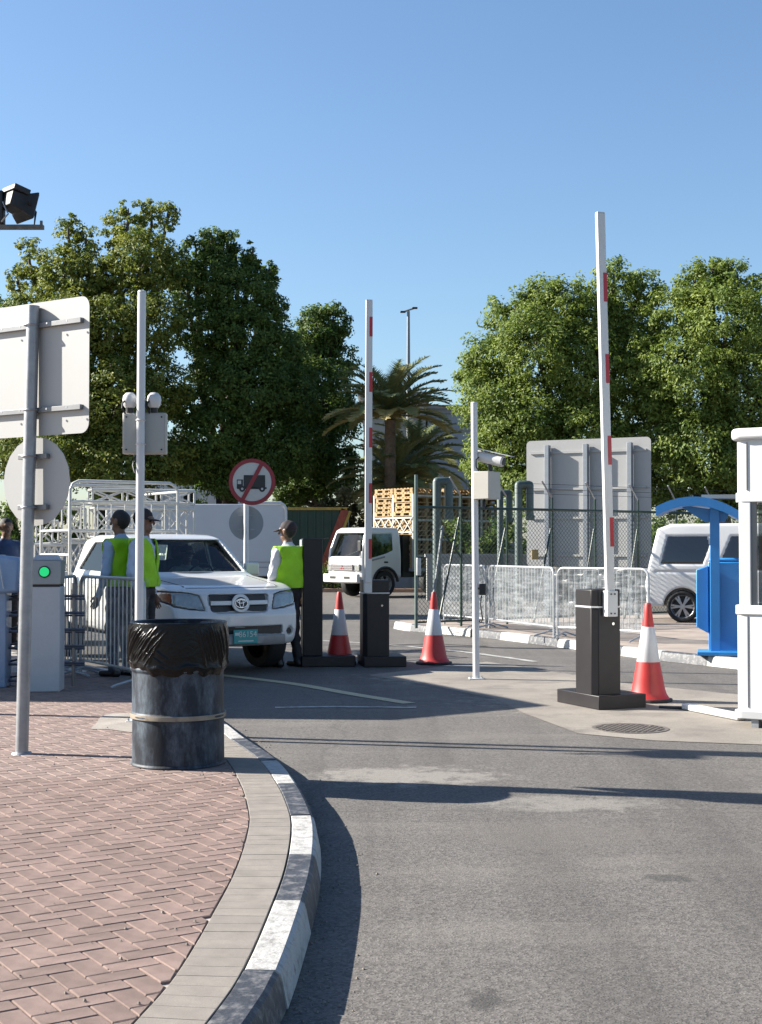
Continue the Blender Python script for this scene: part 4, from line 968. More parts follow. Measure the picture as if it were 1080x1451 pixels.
# door and bonnet gaps
f = np.where((np.abs(X+1.50) < .006) & (aY > .7) & (Z > .45) & (Z < 1.2), np.maximum(f, f0+.015), f)
sdf_obj('body', f, lo, h, car_white, HX)
sel = slice(int((-.7-lo[0])/h), None); lo2 = (lo[0]+h*sel.start, lo[1], lo[2])
hf = np.maximum(f0[sel]+.004, hl[sel]+.008); V, F = nets(hf.astype(np.float32), lo2, h)
lens_m = M('headlight_lens', (.34, .36, .35), .12, .35, coat=1., var=.3, vs=13); amber = M('amber_lens', (.30, .07, .015), .2, coat=1.)
for sgn in (-1, 1):
    for nm, mt, cond in (('headlight', lens_m, (lambda a: a <= .80)), ('indicator', amber, (lambda a: a > .80))):
        c = V[F].mean(1); k = (np.sign(c[:, 1]) == sgn) & cond(np.abs(c[:, 1])); u_, inv = np.unique(F[k], return_inverse=True)
        o = link(nm, raw_mesh(nm, V[u_], inv.reshape(-1, 4), mt), HX)
    MB().lathe([(0, .03), (.03, .025), (.05, .0), (.055, -.01)], 20).build('reflector', chrome, HX, loc=(-.17-.05, sgn*.585, .865), rot=(0, R(80), 0)) if False else None
MB().slab([(-.075, -.36, .745), (-.075, .36, .745), (-.13, .36, .95), (-.13, -.36, .95)], (-.01, 0, 0)).build('grille_backing', blackp, HX)
gb = MB()
def gy(y): return -.20*abs(y)**2.2
for z_, hh, ox in ((.850, .050, -.058),):
    gb.add([q for y in np.linspace(-.37, .37, 9) for q in ((ox+gy(y)-.02, y, z_-hh/2), (ox+gy(y)+.012, y, z_-hh/2), (ox+gy(y)+.004, y, z_+hh/2), (ox+gy(y)-.03, y, z_+hh/2))],
       [(k*4+j, k*4+(j+1) % 4, (k+1)*4+(j+1) % 4, (k+1)*4+j) for k in range(8) for j in range(4)])
g_ = gb.build('grille_bar', car_white, HX, bevel=.005)
for z_ in (.785, .815, .900, .928): MB().tube([(-.088-(z_-.75)*.2+gy(y), y, z_) for y in np.linspace(-.36, .36, 9)], .006, 6).build('grille_slat', M('slat_grey', (.09, .09, .10), .4), HX)
em = MB().disc((-.055, 0, .845), .115, (1, 0, .15), .022, 32); em.v = [(x, y, .845+(z-.845)*.95) for x, y, z in em.v]; eo = em.build('emblem_housing', car_white, HX, bevel=.006)
def oval(ry, rz, cy=0, cz=0): return [(-.026-(rz*math.sin(a)+cz)*.15, cy+ry*math.cos(a), .845+cz+rz*math.sin(a)) for a in np.linspace(0, 2*math.pi, 25)[:-1]]
MB().disc((-.034, 0, .845), .075, (1, 0, .15), .004, 28).build('emblem_ground', blackp, eo)
for ov in (oval(.078, .052), oval(.026, .048), oval(.05, .020, 0, .022)): MB().tube(ov, .0055, 6, closed=True).build('emblem_oval', chrome, eo)
MB().slab([(-.06, -.54, .475), (-.06, .54, .475), (-.06, .54, .575), (-.06, -.54, .575)], (-.01, 0, 0)).build('intake_backing', blackp, HX)
va = MB(); va.add([q for y in np.linspace(-.60, .60, 13) for q in ((.002+gy(y)-.02, y, .345), (.012+gy(y), y, .37), (.012+gy(y), y, .455), (.0+gy(y)-.02, y, .475))],
       [(k*4+j, k*4+(j+1) % 4, (k+1)*4+(j+1) % 4, (k+1)*4+j) for k in range(12) for j in range(4)]+[(0, 1, 2, 3), (48, 49, 50, 51)])
va.build('bumper_valance', M('valance_grey', (.36, .36, .36), .5, var=.05), HX, smooth=50)
np_ = MB().box((.030, .03, .455), (.010, .315, .165)).build('number_plate', M('plate_teal', (.015, .36, .36), .4), HX, bevel=.004)
text('plate_number', '86154', .095, M('plate_white', (.72, .78, .76), .5), np_, (.0365, .055, .480), (R(90), 0, R(90)))
MB().box((.0362, -.085, .487), (.001, .055, .035)).build('plate_script', MATS['plate_white'], np_)
MB().box((.0362, .03, .405), (.001, .20, .014)).build('plate_script', MATS['plate_white'], np_)
for sgn in (-1, 1):
    MB().disc((-.125, sgn*.68, .50), .04, (1, sgn*.35, 0), .012, 20).build('fog_lamp_blank', blackp, HX)
    mr = MB().box((-1.72, sgn*.98, 1.22), (.10, .20, .17)).build('mirror', car_white, HX, bevel=.03, seg=3); MB().box((-1.70, sgn*.86, 1.17), (.05, .08, .04)).build('mirror_arm', blackp, mr); MB().box((-1.775, sgn*.98, 1.22), (.006, .17, .14)).build('mirror_glass', tint_glass, mr)
    dh = MB().box((-2.38, sgn*.875, 1.03), (.16, .03, .03)).build('door_handle', car_white, HX, bevel=.01)
def surf(x, y):                                            # top of the bodywork at a plan position
    c_ = f0[int(round((x-lo[0])/h)), int(round((y-lo[1])/h)), :]; k = np.nonzero(c_ < 0)[0]
    k = k[k*h+lo[2] < 1.22]; k = k.max(); a_, b_ = c_[k], c_[min(k+1, len(c_)-1)]; return lo[2]+h*(k+(a_/(a_-b_) if a_ != b_ else 0))
seam = M('panel_gap', (.02, .02, .022), .8)
def smooth_(q): return np.convolve(np.pad(q, 4, mode='edge'), np.ones(9)/9, 'valid')
ys_ = np.linspace(-.60, .60, 40); zz_ = smooth_(np.array([surf(-.215-.20*abs(y)**2.2, y) for y in ys_])); MB().tube([(-.215-.20*abs(y)**2.2, y, z) for y, z in zip(ys_, zz_)], .005, 6).build('bonnet_seam', seam, HX)
for sgn in (-1, 1):
    xs_ = np.linspace(-.31, -1.30, 40); yy_ = sgn*(.61+.08*np.linspace(0, 1, 40)); zz_ = smooth_(np.array([surf(x, y) for x, y in zip(xs_, yy_)])); MB().tube(list(zip(xs_, yy_, zz_)), .005, 6).build('bonnet_seam', seam, HX)
    MB().tube([(-1.30-.09, sgn*.735, 1.175), (-1.66, sgn*.695, 1.38), (-2.00-.07, sgn*.61, 1.615)], .010, 6).build('windscreen_trim', blackp, HX)
MB().tube([(-1.39+.02-.09*s*s, s*.745, 1.182) for s in np.linspace(-1, 1, 9)], .012, 6).build('windscreen_trim', blackp, HX)
MB().tube([(-2.005+.02-.09*s*s, s*.615, 1.612) for s in np.linspace(-1, 1, 9)], .008, 6).build('windscreen_trim', blackp, HX)
# glazing
wv = []; nn = 9
for k in range(nn):
    t_ = k/(nn-1); z_ = 1.185+.425*t_; xb = -1.40-.60*t_
    for j in range(9):
        s = -1+2*j/8; wv.append((xb+.02-.09*s*s, s*(.745-.28*(z_-1.15)), z_))
g = MB().add(wv, [(k*9+j, k*9+j+1, (k+1)*9+j+1, (k+1)*9+j) for k in range(nn-1) for j in range(8)]).build('windscreen', glass, HX)
for sgn in (-1, 1):
    for pts in ([(-1.70, 1.19), (-2.10, 1.555), (-2.47, 1.575), (-2.47, 1.19)], [(-2.53, 1.19), (-2.53, 1.575), (-3.06, 1.565), (-3.40, 1.21)]):
        me = MB(); me.slab([(x, sgn*(.79-.26*(z-1.1)), z) for x, z in pts], (0, -sgn*.004, 0)); me.build('side_window', glass, HX, smooth=0)
MB().slab([(-3.52, -.53, 1.23), (-3.52, .53, 1.23), (-3.42, .53, 1.55), (-3.42, -.53, 1.55)], (-.004, 0, 0)).build('rear_window', glass, HX)
for y0, y1 in ((-.55, -.05), (.05, .55)): MB().tube([(-1.375, y0, 1.175), (-1.40-.0, (y0+y1)/2, 1.19), (-1.43, y1, 1.205)], .008, 6).build('wiper', blackp, HX)
MB().box((-1.62, 0, 1.12), (.5, 1.36, .13)).build('dashboard', M('dash_grey', (.06, .06, .065), .7), HX, bevel=.04)
seatm = M('seat_cloth', (.10, .10, .11), .9)
for y_ in (-.36, .36):
    s_ = MB().box((-2.58, y_, 1.05), (.16, .48, .60)).build('seat', seatm, HX, bevel=.05, seg=3); MB().box((-2.62, y_, 1.44), (.10, .26, .18)).build('headrest', seatm, s_, bevel=.04, seg=3)
MB().box((-3.3, 0, 1.05), (.14, 1.2, .55)).build('rear_seat', seatm, HX, bevel=.05)
Tm = Matrix.Translation((-1.98, .36, 1.13)) @ Matrix.Rotation(R(-62), 4, 'Y')
MB().tube([Tm @ Vector((.18*math.cos(a), .18*math.sin(a), 0)) for a in np.linspace(0, 6.283, 25)[:-1]], .014, 8, closed=True).build('steering_wheel', blackp, HX)
for x_, st_ in ((-.88, .10), (-3.95, 0)):
    for sgn in (-1, 1): wheel(HX, x_, sgn*.735, .355, .355, .245, sgn, steer=st_)
MB().box((-2.4, 0, .42), (3.9, .9, .18)).build('chassis', blackp, HX)
MB().cyl((-.88, -.7, .36), (-.88, .7, .36), .05, n=10).build('axle', blackp, HX)
# load rack over the bed
rkm = M('rack_white', (.66, .66, .63), .5, var=.1, vs=5, dirt=(.4, .38, .34), damt=.2, ds=8)
for x_ in (-3.72, -4.95):
    MB().tube([(x_, -.80, 1.10), (x_, -.80, 2.30), (x_, -.76, 2.38), (x_, -.68, 2.42), (x_, .68, 2.42), (x_, .76, 2.38), (x_, .80, 2.30), (x_, .80, 1.10)], .024, 8).build('rack_hoop', rkm, HX)
    for z_ in (1.74, 2.14): MB().cyl((x_, -.80, z_), (x_, .80, z_), .018, n=8).build('rack_rail', rkm, HX)
    for y_ in np.arange(-.6, .65, .2): MB().cyl((x_, y_, 1.74), (x_, y_, 2.14), .011, n=6).build('rack_bar', rkm, HX)
for sgn in (-1, 1):
    for z_ in (1.40, 1.74, 2.30): MB().cyl((-3.72, sgn*.80, z_), (-4.95, sgn*.80, z_), .018, n=8).build('rack_rail', rkm, HX)

def truss(label, loc, rz, L_, H_, W_, n, mat, tilt=0., group=None):
    t = thing('truss_panel', label, 'truss', loc, rz, group); t.rotation_euler = (tilt, 0, rz)
    for y_ in (0, W_):
        for z_ in (0, H_): MB().cyl((0, y_, z_), (L_, y_, z_), .024, n=8).build('chord', mat, t)
    for k in range(n+1):
        x_ = L_*k/n
        for y_ in (0, W_): MB().cyl((x_, y_, 0), (x_, y_, H_), .016, n=6).build('upright', mat, t)
        if k < n:
            for y_ in (0, W_):
                MB().cyl((x_, y_, 0), (x_+L_/n, y_, H_), .013, n=6).build('diagonal', mat, t); MB().cyl((x_, y_, H_), (x_+L_/n, y_, 0), .013, n=6).build('diagonal', mat, t)
        for z_ in (0, H_): MB().cyl((x_, 0, z_), (x_, W_, z_), .012, n=6).build('cross_tie', mat, t)
    return t
tm = M('truss_white', (.74, .73, .69), .5, var=.08, dirt=(.45, .42, .36), damt=.2, ds=6)
p = AT(118, 776, 19.9)
truss('white truss lying across the pickup rack behind the cab', (p.x+.15, 20.0, 1.66), R(26), 1.5, .42, .35, 4, tm, group='white event trusses')
truss('white truss resting on the upper bars of the pickup rack', (p.x+.05, 20.3, 2.16), R(24), 1.55, .20, .30, 3, tm, group='white event trusses')
for i, (px0, px1, z0_, hh) in enumerate(((49, 88, .55, .52), (49, 88, 1.10, .44), (86, 112, .55, .50), (86, 112, 1.08, .50), (86, 112, 1.62, .50), (40, 72, 1.56, .36))):
    a = AT(px0, 776, 21.5); b = AT(px1, 776, 21.5)
    truss(['lowest white truss crate of the left stack behind the turnstile', 'middle white truss crate of the left stack behind the turnstile', 'lowest white truss crate next to the pickup rack upright',
           'middle white truss crate next to the pickup rack upright', 'top white truss crate next to the pickup rack upright', 'top white truss crate beside the blue-shirted man'][i], (a.x, 21.5+.02*i, z0_), R(0), b.x-a.x, hh, .4, 1 if i not in (0, 1) else 2, tm, group='white event trusses')
fb = AT(40, 776, 22); flat = thing('flatbed_trailer', 'low flatbed trailer carrying the stacked white trusses', 'trailer', (fb.x-1.2, 21.3, 0))
MB().box((1.25, .5, .48), (2.6, 1.3, .10)).build('deck', M('deck_grey', (.25, .25, .26), .7, var=.2), flat, bevel=.01)
for x_ in (.7, 1.8): wheel(flat, x_, -.05, .26, .26, .18, -1)
# ------------------------------------------------------------------ pallet lorry
TK = thing('pallet_lorry', 'small white cab-over lorry with a stake bed full of pallets', 'lorry', (-1.16, 41.6, 0), R(-140))
h = .028; lo = (-1.95, -.92, .30); X, Y, Z = axes(lo, (.08, .92, 2.2), h); aY = np.abs(Y)
pf = [(0, .42), (.0, .62), (-.02, 1.18), (-.34, 2.02), (-.50, 2.10), (-1.55, 2.10), (-1.62, 1.9), (-1.62, .60), (-1.35, .55), (-.35, .50)]
f0 = smax(smax(poly2(X[:, 0, :], Z[0], pf)[:, None, :]-.01, aY-(.85-.10*np.clip((Z-1.2)/.9, 0, 1)**1.3), .08), X+.16*aY**2.5-.0, .06)
f = np.maximum(f0, -np.maximum(np.sqrt((X+.98)**2+(Z-.40)**2)-.47, .45-aY))
f = np.maximum(f, -np.maximum(np.maximum(f0+.05, 1.22-Z), -(X+1.5)))
f = np.maximum(f, -np.maximum(np.maximum(1.24-Z, Z-1.93), np.maximum(aY-(.72-.08*(Z-1.2)), -(X+.42))))
swp = [(-.24, 1.20), (-.50, 1.90), (-1.30, 1.92), (-1.30, 1.42), (-1.0, 1.32), (-.50, 1.20)]
f = np.maximum(f, -np.maximum(poly2(X[:, 0, :], Z[0], swp)[:, None, :], .4-aY))
sdf_obj('cab', f, lo, h, car_white, TK)
wv = [(-.04-.33*(z-1.22)/.72+.0-.09*s*s, s*(.735-.08*(z-1.2)), z) for z in (1.23, 1.58, 1.94) for s in (-1, -.5, 0, .5, 1)]
MB().add(wv, [(k*5+j, k*5+j+1, (k+1)*5+j+1, (k+1)*5+j) for k in range(2) for j in range(4)]).build('windscreen', dim_glass, TK)
for sg in (-1, 1): MB().slab([(x, sg*(.825-.10*max(0, (z-1.2)/.9)**1.3), z) for x, z in swp], (0, -sg*.006, 0)).build('side_window', dim_glass, TK, smooth=0)
dk = MB().box((-.35, 0, 1.16), (.35, 1.45, .10)).build('dashboard', blackp, TK, bevel=.03)
MB().box((-.24, .3, 1.235), (.22, .3, .05)).build('papers', shirt_white, dk, bevel=.01); MB().box((-.2, -.35, 1.23), (.15, .35, .03)).build('papers', M('paper_green', (.45, .6, .45), .8), dk)
for y_ in (-.38, .38): MB().box((-1.25, y_, 1.2), (.14, .5, .8)).build('seat', seatm, TK, bevel=.05)
MB().box((.05, 0, .58), (.12, 1.66, .26)).build('bumper', car_white, TK, bevel=.03)
for y_ in (-.34, .34): MB().box((.113, y_, .60), (.006, .28, .075)).build('bumper_slot', blackp, TK)
MB().box((.113, 0, .60), (.006, .20, .10)).build('number_plate', M('plate_pale', (.6, .6, .58), .5), TK)
MB().box((.006, 0, .90), (.03, 1.0, .20)).build('grille', M('grille_grey', (.24, .22, .23), .4, .4), TK, bevel=.01)
for k in range(3): MB().box((.024, 0, .84+.06*k), (.012, .98, .014)).build('grille_slat', chrome, TK)
lg_ = MB()
for a in (90, 210, 330): lg_.slab([(.027, math.cos(R(a))*.0, .90), (.027, .045*math.cos(R(a-24)), .90+.045*math.sin(R(a-24))), (.027, .085*math.cos(R(a)), .90+.085*math.sin(R(a))), (.027, .045*math.cos(R(a+24)), .90+.045*math.sin(R(a+24)))], (.008, 0, 0))
lg_.build('three_diamond_emblem', M('emblem_red', (.5, .03, .04), .4), TK, smooth=0)
for sg in (-1, 1): MB().box((-.045, sg*.66, .90), (.06, .24, .20)).build('headlight', lens_m, TK, bevel=.02)
for sg in (-1, 1):
    m_ = MB().box((.12, sg*.98, 1.55), (.08, .16, .32)).build('mirror', blackp, TK, bevel=.02); MB().tube([(-.1, sg*.82, 1.8), (.10, sg*.98, 1.75), (.10, sg*.98, 1.4), (-.02, sg*.85, 1.2)], .014, 6).build('mirror_arm', blackp, m_)
MB().tube([(-.98+.50*math.cos(a), .84, .40+.50*math.sin(a)) for a in np.linspace(.1, 3.0, 14)], .045, 6).build('mudguard', blackp, TK)
MB().box((-1.0, .852, 1.06), (.16, .02, .05)).build('door_handle', blackp, TK, bevel=.01)
MB().bar((-.45, .856, 1.12), (-.95, .856, 1.22), .012, .05).build('door_moulding', M('mould_grey', (.3, .31, .33), .5), TK)
for x_ in (-.98, -4.2):
    for sg in (-1, 1): wheel(TK, x_, sg*.72, .40, .40, .24, sg, rim_mat=M('steel_rim', (.3, .3, .3), .5, .4), spokes=6)
MB().box((-3.4, 0, .66), (4.9, .8, .16)).build('chassis', blackp, TK); MB().box((-1.9, 0, 1.25), (.30, 1.5, 1.3)).build('cab_rear_gap', blackp, TK)
MB().box((-3.95, 0, .82), (3.9, 1.9, .10)).build('deck', M('deck_steel', (.38, .38, .38), .6, var=.2), TK, bevel=.01)
gt = M('stake_cream', (.62, .60, .54), .6, var=.12, vs=4)
for sg in (-1, 1):
    for x_ in np.linspace(-2.05, -5.85, 5): MB().box((x_, sg*.95, 2.0), (.07, .05, 2.3)).build('stake', gt, TK)
    for z_ in (1.25, 1.75, 2.35, 3.1): MB().box((-3.95, sg*.96, z_), (3.85, .03, .06)).build('stake_rail', gt, TK)
for y_ in np.linspace(-.93, .93, 3): MB().box((-2.03, y_, 2.0), (.06, .06, 2.3)).build('stake', gt, TK)
for z_ in (1.98, 2.42): MB().box((-2.0, 0, z_), (.03, 1.86, .05)).build('headboard_rail', gt, TK)
for k in range(5):
    y0 = -.9+.36*k
    MB().bar((-1.985, y0, 2.0 if k % 2 else 2.40), (-1.985, y0+.36, 2.40 if k % 2 else 2.0), .02, .035).build('headboard_diagonal', gt, TK)
    MB().bar((-1.98, y0, 2.40 if k % 2 else 2.0), (-1.98, y0+.36, 2.0 if k % 2 else 2.40), .02, .035).build('headboard_diagonal', gt, TK)
def pallet_parts(parent, w=1.0, d=1.2):
    for x_ in np.linspace(-w/2+.05, w/2-.05, 6): MB().box((x_, 0, .132), (.10, d, .022)).build('deck_board', wood, parent, smooth=0)
    for y_ in (-d/2+.05, 0, d/2-.05):
        MB().box((0, y_, .109), (w, .10, .022)).build('stringer_board', wood, parent, smooth=0); MB().box((0, y_, .011), (w, .10, .022)).build('bottom_board', wood, parent, smooth=0)
        for x_ in (-w/2+.07, 0, w/2-.07): MB().box((x_, y_, .06), (.13, .10, .075)).build('block', wood, parent, smooth=0)
mw = TK.matrix_basis.copy()
TM = Matrix.Translation((-1.16, 41.6, 0)) @ Matrix.Rotation(R(-140), 4, 'Z')
first = None; names = ['front', 'second', 'third']; sides = {-.46: 'far-side', .46: 'near-side'}; ordn = ['bottom', 'second', 'third', 'fourth', 'fifth', 'sixth', 'seventh', 'eighth', 'ninth', 'tenth', 'eleventh', 'twelfth', 'thirteenth', 'fourteenth', 'fifteenth', 'sixteenth', 'top']
for ci, x_ in enumerate((-2.62, -3.90, -5.15)):
    for y_ in (-.46, .46):
        cnt = 17
        for k in range(cnt):
            lab = f'wooden pallet, {ordn[k]} of the {names[ci]} {sides[y_]} stack'
            p = TM @ Vector((x_+random.uniform(-.03, .03), y_+random.uniform(-.02, .02), .872+.1455*k)); rz = R(-140)+random.uniform(-.02, .02)+math.pi/2
            if first is None:
                first = thing('wooden_pallet', lab, 'pallet', p, rz, 'pallets stacked on the lorry'); pallet_parts(first, .90, 1.2)
                kids = [q for q in col.objects if q.parent == first]
            else:
                c = first.copy(); col.objects.link(c); c.location = p; c.rotation_euler = (0, 0, rz); c['label'] = lab
                for q in kids: d_ = q.copy(); col.objects.link(d_); d_.parent = c

# ------------------------------------------------------------------ minivan
VN = thing('minivan', 'white minivan parked behind the blue ticket kiosk', 'minivan', (9.0, 24.98, KH-.004), R(-17)); VN.scale = (.95,)*3
h = .022; lo = (-4.4, -.92, .2); X, Y, Z = axes(lo, (.1, .92, 2.0), h); aY = np.abs(Y)
pf = [(0, .30), (.0, .72), (-.25, .92), (-.95, 1.12), (-1.75, 1.82), (-2.1, 1.90), (-3.8, 1.89), (-4.05, 1.80), (-4.20, 1.15), (-4.28, .75), (-4.25, .32)]
f0 = smax(poly2(X[:, 0, :], Z[0], pf)[:, None, :]-.02, aY-(.85-.17*np.clip((Z-1.0)/.95, 0, 1)**1.5-.05*np.clip((X+.9)/.9, 0, 1)**2-.04*np.clip((-3.4-X)/.9, 0, 1)**2), .07)
f = f0
for ax_ in (-.82, -3.58): f = np.maximum(f, -np.maximum(np.sqrt((X-ax_)**2+(Z-.31)**2)-.36, .5-aY))
win = [[(-3.98, 1.14), (-3.86, 1.66), (-3.02, 1.66), (-3.20, 1.14)], [(-2.90, 1.06), (-2.66, 1.66), (-1.90, 1.66), (-1.90, 1.02)], [(-1.82, 1.02), (-1.82, 1.66), (-1.66, 1.64), (-1.05, 1.04)]]
for wp in win:
    w_ = poly2(X[:, 0, :], Z[0], wp)[:, None, :]-.02; f = np.where((w_ < 0) & (aY > .5), np.maximum(f, f0+.02), f)
for gx in (-2.95, -1.86): f = np.where((np.abs(X-gx) < .012) & (aY > .6) & (Z > .4) & (Z < 1.8), np.maximum(f, f0+.02), f)
f = np.where((np.abs(Z-.98) < .012) & (X < -3.0) & (X > -4.1) & (aY > .6), np.maximum(f, f0+.015), f)
sdf_obj('body', f, lo, h, car_white, VN)
gw_ = None
for wp in win:
    w_ = poly2(X[:, 0, :], Z[0], wp)[:, None, :]-.012; w_ = np.maximum(w_, .5-aY); gw_ = w_ if gw_ is None else np.minimum(gw_, w_)
V, F = nets(np.maximum(np.maximum(f0+.008, gw_), -(f0+.07)).astype(np.float32), lo, h); c = V[F].mean(1)
for sg in (-1, 1):
    for wp in win:
        k = (np.sign(c[:, 1]) == sg) & (c[:, 0] > min(q[0] for q in wp)-.04) & (c[:, 0] < max(q[0] for q in wp)+.03)
        if wp is win[1]: k &= c[:, 0] < -1.86
        if wp is win[2]: k &= c[:, 0] >= -1.86
        if wp is win[0]: k &= c[:, 0] + .27*(c[:, 2]-1.14) < -2.98
        if wp is win[1]: k &= c[:, 0] + .27*(c[:, 2]-1.14) >= -2.98
        u_, inv = np.unique(F[k], return_inverse=True); link('side_window', raw_mesh('side_window', V[u_], inv.reshape(-1, 4), tint_glass), VN)
    MB().slab([(-4.10, sg*.80, .80), (-4.16, sg*.72, .80), (-4.12, sg*.70, 1.12), (-4.06, sg*.77, 1.12)], (0, sg*.012, 0)).build('tail_lamp', M('tail_lamp', (.6, .58, .55), .2, coat=1.), VN)
    MB().box((-1.25, sg*.95, 1.12), (.12, .18, .15)).build('mirror', car_white, VN, bevel=.03)
    for x_ in (-.82, -3.58): wheel(VN, x_, sg*.74, .31, .31, .20, sg, spokes=6, rf=.72)
    MB().box((-2.5, sg*.86, 1.0), (.16, .02, .03)).build('door_handle', car_white, VN, bevel=.008)
MB().slab([(-4.13, -.62, 1.18), (-4.13, .62, 1.18), (-4.02, .58, 1.72), (-4.02, -.58, 1.72)], (-.03, 0, 0)).build('rear_window', tint_glass, VN)
MB().box((-2.2, 0, .30), (3.4, 1.3, .10)).build('underbody', blackp, VN)

# ------------------------------------------------------------------ white box lorry behind the sign
bl = AT(255, 776, 29.5); BX = thing('box_lorry', 'plain white high-sided lorry body behind the no trucks sign', 'lorry', (bl.x-1.6, 29.5, 0), R(3))
pw = M('lorry_white', (.70, .72, .75), .5, var=.04, vs=1.5, dirt=(.5, .51, .52), damt=.15, ds=2)
z1 = AT(300, 714, 29.5).z; wB = AT(404, 776, 29.5).x-bl.x+1.6
MB().box((wB/2, .9, (z1+.88)/2), (wB, 1.8, z1-.88)).build('body', pw, BX, bevel=.02)
for z_ in (z1-1.25, z1-1.36): MB().box((wB/2, -.008, z_), (wB-.05, .02, .018)).build('body_moulding', galv, BX)
MB().tube([(wB-.75, -.02, z1+.03), (wB-.10, -.02, z1+.03), (wB-.02, -.02, z1-.03), (wB+.01, -.02, z1-.15), (wB+.02, -.02, .95)], .03, 8).build('corner_tube', white_paint, BX)
MB().box((wB/2, .9, .76), (wB-.3, 1.0, .22)).build('chassis', blackp, BX)
MB().box((wB-.9, .02, .66), (1.5, .05, .36)).build('side_guard', blackp, BX)
ym = M('warning_yellow', (.55, .36, .04), .5)
for k in range(6): MB().box((wB-.72+.105*k, -.008, .74), (.075, .006, .10)).build('yellow_marker', ym, BX)
for k in range(3): MB().box((wB-.35+.1*k, -.008, .58), (.07, .006, .07)).build('yellow_marker', ym, BX)
for x_ in (.8, 1.7): wheel(BX, x_, .12, .45, .45, .28, -1, rim_mat=MATS['steel_rim'], spokes=6)

